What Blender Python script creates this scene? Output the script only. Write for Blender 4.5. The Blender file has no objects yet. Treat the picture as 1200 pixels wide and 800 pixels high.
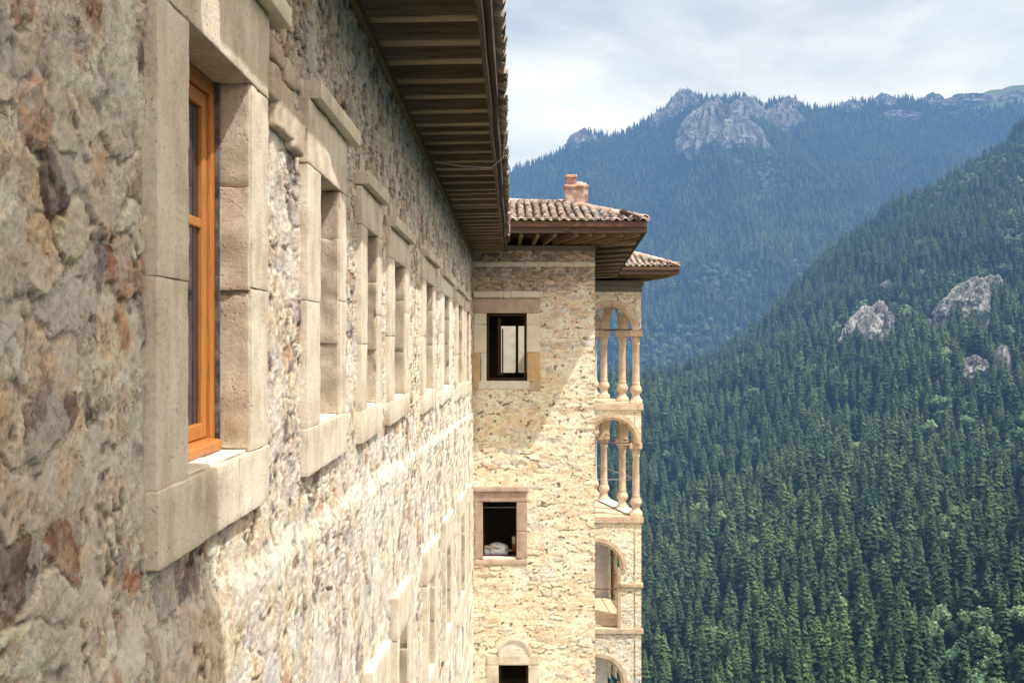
import bpy, math, random
import numpy as np
from mathutils import Vector, Matrix
random.seed(7)
rng = np.random.default_rng(7)
D = 1.1                      # distance from the lens to the long wall, metres; building data below is in units of D
F = 1333.0
COL = bpy.context.scene.collection
sc = bpy.context.scene

# ------------------------------------------------------------------ noise
def _h(ix, iy, iz, s):
    n = (ix.astype(np.int64)*374761393 + iy.astype(np.int64)*668265263 + iz.astype(np.int64)*2147483647 + s*1274126177) & 0xFFFFFFFF
    n = ((n ^ (n >> 13)) * 1274126177) & 0xFFFFFFFF
    n = ((n ^ (n >> 16)) * 2246822519) & 0xFFFFFFFF
    n = n ^ (n >> 15)
    return (n & 0xFFFFFF) / float(0xFFFFFF)
def vnoise(x, y, z=None, s=0):
    if z is None: z = np.zeros_like(x)
    fx, fy, fz = np.floor(x), np.floor(y), np.floor(z)
    tx, ty, tz = x-fx, y-fy, z-fz
    tx = tx*tx*(3-2*tx); ty = ty*ty*(3-2*ty); tz = tz*tz*(3-2*tz)
    r = 0
    for a in (0, 1):
        for b in (0, 1):
            for c in (0, 1):
                w = (tx if a else 1-tx)*(ty if b else 1-ty)*(tz if c else 1-tz)
                r = r + w*_h(fx+a, fy+b, fz+c, s)
    return r*2-1
def vn2(x, y, s=0):
    fx, fy = np.floor(x), np.floor(y)
    tx, ty = x-fx, y-fy
    tx = tx*tx*(3-2*tx); ty = ty*ty*(3-2*ty)
    z = np.zeros_like(fx)
    a = _h(fx, fy, z, s); b = _h(fx+1, fy, z, s); c = _h(fx, fy+1, z, s); d = _h(fx+1, fy+1, z, s)
    return ((a*(1-tx)+b*tx)*(1-ty)+(c*(1-tx)+d*tx)*ty)*2-1
def fbm2(x, y, o=4, s=0, g=.5):
    r = 0; a = 1; t = 0
    for i in range(o):
        r = r + a*vn2(x*2**i+i*13.7, y*2**i-i*7.3, s+i); t += a; a *= g
    return r/t
def fbm3(x, y, z, o=3, s=0):
    r = 0; a = 1; t = 0
    for i in range(o):
        r = r + a*vnoise(x*2**i, y*2**i, z*2**i, s+i); t += a; a *= .5
    return r/t
def voronoi(x, y, s=0, jit=.85):
    fx, fy = np.floor(x), np.floor(y); z = np.zeros_like(fx)
    f1 = np.full(x.shape, 9.); f2 = f1.copy(); cx = z.copy(); cy = z.copy(); dx = z.copy(); dy = z.copy()
    for i in (-1, 0, 1):
        for j in (-1, 0, 1):
            gx, gy = fx+i, fy+j
            px = gx+.5+jit*(_h(gx, gy, z, s)-.5); py = gy+.5+jit*(_h(gx, gy, z, s+5)-.5)
            d = np.sqrt((x-px)**2+(y-py)**2)
            n = d < f1
            f2 = np.where(n, f1, np.minimum(f2, d))
            cx = np.where(n, gx, cx); cy = np.where(n, gy, cy); dx = np.where(n, x-px, dx); dy = np.where(n, y-py, dy)
            f1 = np.where(n, d, f1)
    return f1, f2, cx, cy, dx, dy
def sstep(a, b, x):
    t = np.clip((x-a)/(b-a), 0, 1); return t*t*(3-2*t)

# ------------------------------------------------------------------ mesh helpers
def tag(o, label=None, cat=None, group=None, kind=None):
    for k, v in (('label', label), ('category', cat), ('group', group), ('kind', kind)):
        if v: o[k] = v
    return o
def link(name, data, parent=None):
    o = bpy.data.objects.new(name, data); COL.objects.link(o)
    if parent is not None: o.parent = parent
    return o
def empty(name, loc=(0, 0, 0)):
    o = bpy.data.objects.new(name, None); COL.objects.link(o); o.location = loc; o.empty_display_size = .3
    return o
def mesh_np(name, V, Q, T=None, col=None, mats=None, smooth=True, mi=None):
    me = bpy.data.meshes.new(name)
    V = np.asarray(V, dtype=np.float32); nq = 0 if Q is None else len(Q); nt = 0 if T is None else len(T)
    me.vertices.add(len(V)); me.vertices.foreach_set('co', V.ravel())
    idx = []
    if nq: idx.append(np.asarray(Q, dtype=np.int32).ravel())
    if nt: idx.append(np.asarray(T, dtype=np.int32).ravel())
    idx = np.concatenate(idx)
    me.loops.add(len(idx)); me.loops.foreach_set('vertex_index', idx)
    me.polygons.add(nq+nt)
    st = np.concatenate([np.arange(nq)*4, nq*4+np.arange(nt)*3]).astype(np.int32)
    me.polygons.foreach_set('loop_start', st)
    me.polygons.foreach_set('use_smooth', np.full(nq+nt, smooth, dtype=bool))
    if mi is not None: me.polygons.foreach_set('material_index', np.asarray(mi, dtype=np.int32))
    me.update(calc_edges=True)
    if col is not None:
        a = me.color_attributes.new('Col', 'FLOAT_COLOR', 'POINT')
        c = np.ones((len(V), 4), dtype=np.float32); c[:, :3] = col
        a.data.foreach_set('color', c.ravel())
    for m in (mats or []): me.materials.append(m)
    me.validate()
    return me

class MB:
    """collects vertices/faces (with colours) and becomes one mesh"""
    def __init__(s): s.v = []; s.q = []; s.t = []; s.c = []; s.n = 0
    def add(s, V, Q=None, T=None, col=(1, 1, 1)):
        V = np.asarray(V, dtype=float).reshape(-1, 3)
        if Q is not None and len(Q): s.q.append(np.asarray(Q, dtype=np.int64)+s.n)
        if T is not None and len(T): s.t.append(np.asarray(T, dtype=np.int64)+s.n)
        s.v.append(V); c = np.ones((len(V), 3))*np.asarray(col); s.c.append(c); s.n += len(V)
    def box(s, x0, x1, y0, y1, z0, z1, col=(1, 1, 1), M=None):
        V = np.array([(x, y, z) for z in (z0, z1) for y in (y0, y1) for x in (x0, x1)], dtype=float)
        if M is not None: V = np.array([M @ Vector(p) for p in V])
        s.add(V, [(0, 2, 3, 1), (4, 5, 7, 6), (0, 1, 5, 4), (2, 6, 7, 3), (0, 4, 6, 2), (1, 3, 7, 5)], None, col)
    def beam(s, a, b, w, h, col=(1, 1, 1), up=(0, 0, 1)):
        """bar from a to b, width w, height h hanging from its top line"""
        a = Vector(a); b = Vector(b); d = (b-a).normalized(); u = Vector(up); r = d.cross(u).normalized(); u = r.cross(d)
        V = [p + r*(w/2*i) + u*(-h*j) for p in (a, b) for j in (0, 1) for i in (-1, 1)]
        s.add([tuple(v) for v in V], [(0, 1, 3, 2), (4, 6, 7, 5), (0, 4, 5, 1), (2, 3, 7, 6), (0, 2, 6, 4), (1, 5, 7, 3)], None, col)
    def rbox(s, x0, x1, y0, y1, z0, z1, r=.010, cell=.04, amp=.006, seed=0, shear=0, y_ref=None, nmax=40):
        """a cut stone: rounded, slightly worn box"""
        lo = np.array([x0, y0, z0]); hi = np.array([x1, y1, z1]); L = hi-lo
        n = np.clip(np.ceil(L/cell).astype(int), 3, nmax)
        def line(k):
            t = np.linspace(0, 1, n[k]-1); e = min(.3, r/L[k])
            return lo[k]+L[k]*np.unique(np.concatenate([[0, e*.35, e], t[(t > e) & (t < 1-e)], [1-e, 1-e*.35, 1]]))
        for ax in range(3):
            a, b = [k for k in range(3) if k != ax]
            A, B = np.meshgrid(line(a), line(b), indexing='ij')
            for side in (0, 1):
                P = np.zeros(A.shape+(3,)); P[..., a] = A; P[..., b] = B; P[..., ax] = hi[ax] if side else lo[ax]
                m, k = A.shape; P = P.reshape(-1, 3)
                rr = min(r, L.min()*.45)
                C = np.clip(P, lo+rr, hi-rr); dd = P-C; ln = np.linalg.norm(dd, axis=1, keepdims=True)
                N = dd/np.maximum(ln, 1e-9); P = C+N*rr
                w = fbm3(P[:, 0]*9+seed, P[:, 1]*9, P[:, 2]*9, 3, seed)*amp + np.minimum(0, vnoise(P[:, 0]*26, P[:, 1]*26, P[:, 2]*26, seed+3)+.55)*amp*1.5
                P = P+N*w[:, None]
                if shear: P[:, 2] += shear*(P[:, 1]-y_ref)
                I = np.arange(m*k).reshape(m, k)
                Q = np.stack([I[:-1, :-1], I[1:, :-1], I[1:, 1:], I[:-1, 1:]], -1).reshape(-1, 4)
                flip = (ax == 1) ^ (side == 0)
                if flip: Q = Q[:, ::-1]
                s.add(P, Q)
    def lathe(s, prof, cx, cy, n=16, col=(1, 1, 1)):
        prof = np.array(prof); m = len(prof); a = np.linspace(0, 2*math.pi, n, endpoint=False)
        V = np.stack([cx+prof[:, :1]*np.cos(a), cy+prof[:, :1]*np.sin(a), np.repeat(prof[:, 1:], n, 1)], -1).reshape(-1, 3)
        I = np.arange(m*n).reshape(m, n); J = np.roll(I, -1, 1)
        Q = np.stack([I[:-1], J[:-1], J[1:], I[1:]], -1).reshape(-1, 4)
        s.add(V, Q, None, col)
    def build(s, name, mat, parent=None, smooth=False):
        me = mesh_np(name, np.concatenate(s.v), np.concatenate(s.q) if s.q else None, np.concatenate(s.t) if s.t else None,
                     np.concatenate(s.c), [mat] if not isinstance(mat, (list, tuple)) else mat, smooth)
        return link(name, me, parent)

# ------------------------------------------------------------------ materials
class NT:
    def __init__(s, name):
        s.m = bpy.data.materials.new(name); s.m.use_nodes = True; s.t = s.m.node_tree; s.t.nodes.clear()
        s.out = s.t.nodes.new('ShaderNodeOutputMaterial')
    def n(s, typ, **kw):
        nd = s.t.nodes.new(typ)
        for k, v in kw.items():
            if k.startswith('i_'):
                key = k[2:]; key = int(key) if key.isdigit() else key.replace('_', ' ')
                nd.inputs[key].default_value = v
            else: setattr(nd, k, v)
        return nd
    def l(s, a, b): s.t.links.new(a, b)
    def pos(s, scale=(1, 1, 1)):
        g = s.n('ShaderNodeNewGeometry'); m = s.n('ShaderNodeMapping'); m.inputs['Scale'].default_value = scale
        s.l(g.outputs['Position'], m.inputs['Vector']); return m.outputs[0]
    def noise(s, vec, scale, detail=4, rough=.6, dist=0):
        nd = s.n('ShaderNodeTexNoise'); nd.inputs['Scale'].default_value = scale; nd.inputs['Detail'].default_value = detail
        nd.inputs['Roughness'].default_value = rough; nd.inputs['Distortion'].default_value = dist
        s.l(vec, nd.inputs['Vector']); return nd.outputs[0]
    def ramp(s, fac, stops, interp='LINEAR'):
        r = s.n('ShaderNodeValToRGB'); e = r.color_ramp.elements; r.color_ramp.interpolation = interp
        while len(e) < len(stops): e.new(.5)
        for q, (p, c) in zip(e, stops):
            q.position = p; q.color = (c[0], c[1], c[2], 1) if hasattr(c, '__len__') else (c, c, c, 1)
        s.l(fac, r.inputs[0]); return r.outputs[0]
    def mix(s, a, b, fac, mode='MIX'):
        m = s.n('ShaderNodeMix', data_type='RGBA', blend_type=mode)
        for v, i in ((fac, 0), (a, 6), (b, 7)):
            if hasattr(v, 'is_linked') or hasattr(v, 'links'): s.l(v, m.inputs[i])
            else: m.inputs[i].default_value = v if not hasattr(v, '__len__') else (v[0], v[1], v[2], 1)
        return m.outputs[2]
    def math(s, op, a, b=0.0, c=None):
        m = s.n('ShaderNodeMath', operation=op)
        for i, v in enumerate((a, b) if c is None else (a, b, c)):
            if hasattr(v, 'links'): s.l(v, m.inputs[i])
            else: m.inputs[i].default_value = v
        return m.outputs[0]
    def bump(s, h, strength, dist, prev=None):
        b = s.n('ShaderNodeBump'); b.inputs['Strength'].default_value = strength; b.inputs['Distance'].default_value = dist
        s.l(h, b.inputs['Height'])
        if prev is not None: s.l(prev, b.inputs['Normal'])
        return b.outputs[0]
    def pbr(s, col, rough=.9, normal=None, spec=.2, **kw):
        p = s.n('ShaderNodeBsdfPrincipled')
        if hasattr(col, 'links'): s.l(col, p.inputs['Base Color'])
        else: p.inputs['Base Color'].default_value = (*col, 1)
        if hasattr(rough, 'links'): s.l(rough, p.inputs['Roughness'])
        else: p.inputs['Roughness'].default_value = rough
        p.inputs['Specular IOR Level'].default_value = spec
        if normal is not None: s.l(normal, p.inputs['Normal'])
        for k, v in kw.items(): p.inputs[k.replace('_', ' ')].default_value = v
        return p.outputs[0]
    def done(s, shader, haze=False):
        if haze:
            # haze painted in as surface emission: grows with the distance of the surface from the monastery (a fixed place), not with the viewer
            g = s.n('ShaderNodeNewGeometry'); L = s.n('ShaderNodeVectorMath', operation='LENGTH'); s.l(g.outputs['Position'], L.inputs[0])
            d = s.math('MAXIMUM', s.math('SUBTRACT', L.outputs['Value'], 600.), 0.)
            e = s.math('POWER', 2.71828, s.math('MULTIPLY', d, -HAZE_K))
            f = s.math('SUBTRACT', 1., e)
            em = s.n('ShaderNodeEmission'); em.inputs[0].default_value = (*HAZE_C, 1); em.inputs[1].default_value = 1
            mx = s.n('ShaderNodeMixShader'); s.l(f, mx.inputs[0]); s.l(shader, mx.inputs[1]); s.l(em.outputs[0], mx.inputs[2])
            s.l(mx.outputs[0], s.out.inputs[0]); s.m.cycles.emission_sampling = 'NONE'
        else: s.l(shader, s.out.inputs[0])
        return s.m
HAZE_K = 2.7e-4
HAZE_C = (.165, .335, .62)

def m_masonry(name, scale=1.0, bumpd=.012, chips=0.):
    n = NT(name); p = n.pos()
    at = n.n('ShaderNodeVertexColor', layer_name='Col')
    g1 = n.noise(p, 55*scale, 6, .7); g2 = n.noise(p, 9*scale, 5, .65)
    c = n.mix(at.outputs[0], n.ramp(g1, [(.30, .64), (.43, 1.08), (.8, 1.16)]), 1., 'MULTIPLY')
    c = n.mix(c, n.ramp(g2, [(.3, (.74, .62, .50)), (.44, (1, 1, 1)), (.7, (1.06, 1.05, 1.03))]), .8, 'MULTIPLY')
    vo = n.n('ShaderNodeTexVoronoi'); vo.inputs['Scale'].default_value = 38*scale; n.l(p, vo.inputs['Vector'])
    pit = n.ramp(vo.outputs['Distance'], [(.0, .2), (.22, 1.)])
    gate = n.ramp(n.noise(p, 14*scale, 2), [(.5, 0.), (.62, 1.)])
    pitm = n.mix((1, 1, 1), pit, gate)
    c = n.mix(c, pitm, .55, 'MULTIPLY')
    chiph = None
    if chips:
        mp = n.n('ShaderNodeMapping'); mp.inputs['Scale'].default_value = (1, 1, 1.35); n.l(p, mp.inputs[0])
        nz = n.n('ShaderNodeTexNoise'); nz.inputs['Scale'].default_value = 9; nz.inputs['Detail'].default_value = 6; nz.inputs['Roughness'].default_value = .7; n.l(p, nz.inputs['Vector'])
        wv = n.n('ShaderNodeVectorMath', operation='MULTIPLY_ADD'); n.l(nz.outputs['Color'], wv.inputs[0]); wv.inputs[1].default_value = (.16, .16, .16); n.l(mp.outputs[0], wv.inputs[2])
        v1 = n.n('ShaderNodeTexVoronoi'); v1.inputs['Scale'].default_value = 15; n.l(wv.outputs[0], v1.inputs['Vector'])
        v2 = n.n('ShaderNodeTexVoronoi', feature='DISTANCE_TO_EDGE'); v2.inputs['Scale'].default_value = 15; n.l(wv.outputs[0], v2.inputs['Vector'])
        sp = n.n('ShaderNodeSeparateColor'); n.l(v1.outputs['Color'], sp.inputs[0])
        tone = n.ramp(sp.outputs[0], [(0., (.60, .55, .50)), (.3, (.97, .95, .92)), (.6, (1.06, 1.04, 1.02)), (1., (1.1, 1.08, 1.05))])
        c = n.mix(c, tone, chips, 'MULTIPLY')
        crack = n.ramp(v2.outputs['Distance'], [(.0, .0), (.035, 1.)])
        cg = n.ramp(n.noise(p, 6, 4, .7), [(.50, 0.), (.58, 1.)])
        crk = n.mix((1, 1, 1), crack, cg)
        c = n.mix(c, n.ramp(crk, [(0., (.24, .19, .15)), (1., (1, 1, 1))]), 1., 'MULTIPLY')
        lime = n.ramp(n.noise(p, 2.6, 10, .72), [(.49, 0.), (.525, 1.)])
        c = n.mix(c, (.90, .84, .76), n.math('MULTIPLY', lime, .58))
        chiph = n.mix(crk, (1, 1, 1), n.math('MULTIPLY', lime, .3))
    b = n.bump(n.noise(p, 34*scale, 9, .85), 1., bumpd*1.6)
    if chiph is not None: b = n.bump(chiph, .8, .012, b)
    b = n.bump(n.noise(p, 130*scale, 5, .8), .8, bumpd*.35, b)
    b = n.bump(pitm, .7, bumpd*.6, b)
    return n.done(n.pbr(c, .93, b, .12))

def m_cut(name, base, dark, light, pits=1.0, scale=1.0):
    n = NT(name); p = n.pos()
    g = n.noise(p, 3.2*scale, 6, .6); c = n.ramp(g, [(.28, dark), (.5, base), (.72, light)])
    c = n.mix(c, n.ramp(n.noise(p, 60*scale, 7, .8), [(.3, .52), (.48, 1), (.8, 1.12)]), .9, 'MULTIPLY')
    st = n.noise(n.pos((5, 5, 1.2)), 1.6*scale, 5, .7)
    c = n.mix(c, n.ramp(st, [(.32, (.58, .52, .46)), (.55, (1, 1, 1))]), .45*min(1, pits), 'MULTIPLY')
    vo = n.n('ShaderNodeTexVoronoi'); vo.inputs['Scale'].default_value = 42*scale; n.l(p, vo.inputs['Vector'])
    gate = n.ramp(n.noise(p, 9*scale, 4, .7), [(.47, 0.), (.6, 1.)])
    pit = n.mix((1, 1, 1), n.ramp(vo.outputs['Distance'], [(.0, .1), (.28, 1.)]), gate)
    c = n.mix(c, pit, .5*pits, 'MULTIPLY')
    b = n.bump(n.noise(p, 45*scale, 9, .82), .8, .009)
    b = n.bump(pit, .6*pits, .01, b)
    return n.done(n.pbr(c, .92, b, .15))

def m_wood(name, a, b_, axis=0, rough=.8, fine=1.0, spec=.2):
    n = NT(name); s = [14., 14., 14.]; s[axis] = .9
    p = n.pos(tuple(s)); g = n.noise(p, 2.2*fine, 6, .65, .4)
    c = n.ramp(g, [(.3, a), (.7, b_)])
    at = n.n('ShaderNodeVertexColor', layer_name='Col')
    c = n.mix(c, at.outputs[0], 1., 'MULTIPLY')
    return n.done(n.pbr(c, rough, n.bump(g, .5, .006), spec))

M = {}
M['wall'] = m_masonry('rubble_masonry', 1., .012, .6)
M['tower'] = m_masonry('tower_masonry', .8, .02)
M['tuff'] = m_cut('weathered_tuff', (.76, .66, .52), (.52, .43, .32), (.84, .76, .64))
M['tuff_new'] = m_cut('new_pale_stone', (.84, .75, .57), (.78, .68, .50), (.88, .81, .65), .25)
M['tuff_pink'] = m_cut('brown_pink_stone', (.50, .36, .27), (.40, .28, .21), (.60, .46, .36), .7)
M['tuff_rose'] = m_cut('rose_brown_stone', (.58, .42, .32), (.47, .33, .25), (.68, .53, .41), .5)
M['tuff_ochre'] = m_cut('ochre_stone', (.68, .45, .24), (.58, .37, .20), (.74, .53, .32), .5)
M['reveal'] = m_cut('rough_reveal_stone', (.64, .52, .39), (.42, .32, .24), (.76, .65, .51), 1.0)
M['mortar'] = m_cut('white_mortar', (.78, .73, .62), (.66, .6, .5), (.84, .8, .72), .3)
M['column'] = m_cut('pink_column_stone', (.72, .53, .37), (.52, .36, .25), (.82, .66, .49), .9)
M['arch'] = m_cut('arch_stone', (.70, .50, .32), (.50, .34, .22), (.80, .63, .44), .9)
M['plaster'] = m_cut('pale_plaster', (.72, .66, .55), (.6, .53, .42), (.8, .76, .66), .1)
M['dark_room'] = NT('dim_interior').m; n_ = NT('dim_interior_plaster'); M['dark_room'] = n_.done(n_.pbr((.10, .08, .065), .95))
M['rafter'] = m_wood('weathered_rafter_wood', (.13, .095, .065), (.34, .26, .18), 0)
M['rafter_y'] = m_wood('weathered_beam_wood', (.10, .068, .04), (.24, .165, .095), 1)
M['fascia'] = m_wood('dark_fascia_wood', (.045, .032, .026), (.12, .085, .065), 1)
M['fascia_x'] = m_wood('dark_fascia_board', (.055, .035, .028), (.135, .085, .065), 0)
M['soffit'] = m_wood('dark_soffit_boards', (.04, .026, .016), (.085, .056, .034), 1)
M['grey_beam'] = m_wood('grey_timber_beam', (.15, .125, .10), (.27, .235, .19), 0)
M['orange'] = m_wood('varnished_orange_wood', (.32, .115, .03), (.60, .24, .06), 2, .4, 2.4, .35)
M['brown_frame'] = m_wood('dark_brown_window_wood', (.035, .018, .012), (.07, .035, .022), 2, .5)
n = NT('old_lead_strip'); p = n.pos(); M['metal'] = n.done(n.pbr(n.ramp(n.noise(p, 20, 4), [(.35, (.06, .055, .055)), (.7, (.3, .25, .22))]), .55, None, .4, Metallic=.4))
n = NT('window_glass'); M['glass'] = n.done(n.pbr((.02, .025, .03), .06, None, .6))
n = NT('roof_tile_clay'); p = n.pos(); at = n.n('ShaderNodeVertexColor', layer_name='Col')
c = n.mix(at.outputs[0], n.ramp(n.noise(p, 6, 5, .65), [(.3, (.55, .5, .47)), (.5, (1, 1, 1)), (.75, (1.15, 1.1, 1.05))]), 1., 'MULTIPLY')
c = n.mix(c, (.45, .44, .36), n.ramp(n.noise(p, 2.2, 5, .7), [(.55, 0.), (.75, .6)]))
M['tile'] = n.done(n.pbr(c, .9, n.bump(n.noise(p, 40, 4), .4, .008), .15))
n = NT('chimney_brick'); p = n.pos(); at = n.n('ShaderNodeVertexColor', layer_name='Col')
c = n.ramp(n.noise(p, 4, 6, .7), [(.3, (.26, .15, .12)), (.48, (.36, .23, .19)), (.56, (.54, .43, .36)), (.8, (.62, .55, .47))])
c = n.mix(c, at.outputs[0], 1., 'MULTIPLY')
M['chimney'] = n.done(n.pbr(c, .9, n.bump(n.noise(p, 18, 5), .6, .02), .15))
n = NT('white_woven_sack'); p = n.pos(); M['sack'] = n.done(n.pbr(n.ramp(n.noise(p, 8, 4), [(.3, (.55, .58, .66)), (.7, (.78, .8, .84))]), .7, n.bump(n.noise(p, 14, 4), .6, .03), .2))
n = NT('red_and_cream_card'); p = n.pos(); M['card'] = n.done(n.pbr(n.ramp(n.noise(p, 3, 1), [(.45, (.55, .09, .05)), (.55, (.7, .6, .48))]), .7))
n = NT('timber_offcut'); M['offcut'] = n.done(n.pbr((.30, .2, .12), .8))

# ground / rock / foliage (distant: share the painted haze)
n = NT('forest_floor'); p = n.pos()
c = n.ramp(n.noise(p, .02, 6, .65), [(.3, (.012, .020, .012)), (.55, (.018, .030, .016)), (.75, (.035, .05, .025))])
sep = n.n('ShaderNodeSeparateXYZ'); g_ = n.n('ShaderNodeNewGeometry'); n.l(g_.outputs['Position'], sep.inputs[0])
xm = n.math('MINIMUM', n.math('MAXIMUM', n.math('MULTIPLY', n.math('SUBTRACT', sep.outputs['X'], 1430.), 1.2), 0.), 230.)
alp = n.math('ADD', n.math('ADD', sep.outputs['Z'], xm), n.math('MULTIPLY', n.noise(p, .004, 4), 100.))
alpm = n.ramp(n.math('DIVIDE', alp, 3000.), [(.365, 0.), (.38, 1.)])
c = n.mix(c, (.16, .20, .09), alpm)
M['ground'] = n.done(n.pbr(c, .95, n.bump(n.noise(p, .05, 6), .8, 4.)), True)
def m_rock(name, a, b_, c_, sc_):
    n = NT(name); p = n.pos((1, 1, .45)); g = n.noise(p, sc_, 8, .68, .3)
    c = n.ramp(g, [(.3, a), (.5, b_), (.68, c_)])
    at = n.n('ShaderNodeVertexColor', layer_name='Col'); c = n.mix(c, at.outputs[0], 1., 'MULTIPLY')
    gr = n.ramp(n.noise(n.pos(), sc_*1.7, 5, .7), [(.52, 0.), (.62, 1.)])
    c = n.mix(c, (.05, .085, .04), n.math('MULTIPLY', gr, .75))
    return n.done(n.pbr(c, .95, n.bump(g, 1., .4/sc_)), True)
M['rock'] = m_rock('grey_outcrop_rock', (.13, .12, .115), (.36, .325, .30), (.60, .55, .50), .09)
M['crag'] = m_rock('pale_crag_rock', (.20, .17, .14), (.42, .37, .31), (.64, .58, .50), .03)
def m_leaf(name, a, b_, c_, ctr=(0, 0, .05), scl=(1, 1, .10)):
    n = NT(name); oi = n.n('ShaderNodeObjectInfo')
    c = n.ramp(oi.outputs['Random'], [(0., a), (.5, b_), (1., c_)])
    at = n.n('ShaderNodeVertexColor', layer_name='Col'); c = n.mix(c, at.outputs[0], 1., 'MULTIPLY')
    g = n.ramp(n.noise(n.pos(), .006, 4, .6), [(.3, (.62, .74, .9)), (.7, (1.4, 1.3, 1.0))])  # broad cloud-shadow and sunlit patches painted into the foliage colour
    c = n.mix(c, g, 1., 'MULTIPLY')
    tc_ = n.n('ShaderNodeTexCoord'); mp_ = n.n('ShaderNodeMapping'); mp_.inputs['Location'].default_value = ctr; mp_.inputs['Scale'].default_value = scl; n.l(tc_.outputs['Object'], mp_.inputs[0])
    vt = n.n('ShaderNodeVectorTransform', vector_type='NORMAL', convert_from='OBJECT', convert_to='WORLD'); n.l(mp_.outputs[0], vt.inputs[0])
    nz = n.n('ShaderNodeVectorMath', operation='NORMALIZE'); n.l(vt.outputs[0], nz.inputs[0])
    sc1 = n.n('ShaderNodeVectorMath', operation='SCALE'); n.l(nz.outputs[0], sc1.inputs[0]); sc1.inputs['Scale'].default_value = 1.1
    gg = n.n('ShaderNodeNewGeometry'); ad = n.n('ShaderNodeVectorMath', operation='ADD'); n.l(sc1.outputs[0], ad.inputs[0]); n.l(gg.outputs['Normal'], ad.inputs[1])
    nn = n.n('ShaderNodeVectorMath', operation='NORMALIZE'); n.l(ad.outputs[0], nn.inputs[0])
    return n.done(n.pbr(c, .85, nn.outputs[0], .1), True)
M['needle'] = m_leaf('conifer_needles', (.046, .082, .044), (.074, .118, .056), (.118, .160, .070))
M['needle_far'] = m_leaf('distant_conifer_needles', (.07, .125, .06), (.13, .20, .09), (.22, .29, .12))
M['broad'] = m_leaf('broadleaf_foliage', (.12, .19, .10), (.155, .235, .12), (.19, .27, .14), (0, 0, -.5), (1, 1, 1))
n = NT('tree_bark'); M['bark'] = n.done(n.pbr((.09, .07, .055), .95), True)

# ------------------------------------------------------------------ masonry
def pick(pal, r):
    pal = np.array(pal); return pal[np.minimum((r*len(pal)).astype(int), len(pal)-1)]
PAL_WALL = [(.78, .66, .50), (.58, .49, .39), (.27, .22, .23), (.50, .28, .19), (.80, .70, .55), (.20, .155, .16), (.64, .55, .49), (.72, .52, .35), (.68, .57, .46), (.80, .73, .62), (.45, .42, .42), (.74, .66, .54)]
PAL_BAND = [(.46, .39, .34), (.33, .30, .33), (.58, .49, .40), (.42, .29, .26), (.66, .58, .49), (.27, .24, .27), (.54, .53, .53), (.58, .44, .32), (.48, .46, .47)]
PAL_TOWER = [(.78, .64, .47), (.72, .59, .44), (.62, .54, .46), (.80, .66, .47), (.54, .49, .44), (.76, .58, .39), (.82, .68, .48), (.62, .47, .33), (.58, .55, .52)]
PAL_TBAND = [(.36, .26, .2), (.19, .15, .15), (.42, .31, .21), (.27, .18, .16), (.34, .29, .25), (.17, .145, .15), (.46, .35, .24), (.40, .24, .15)]
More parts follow.
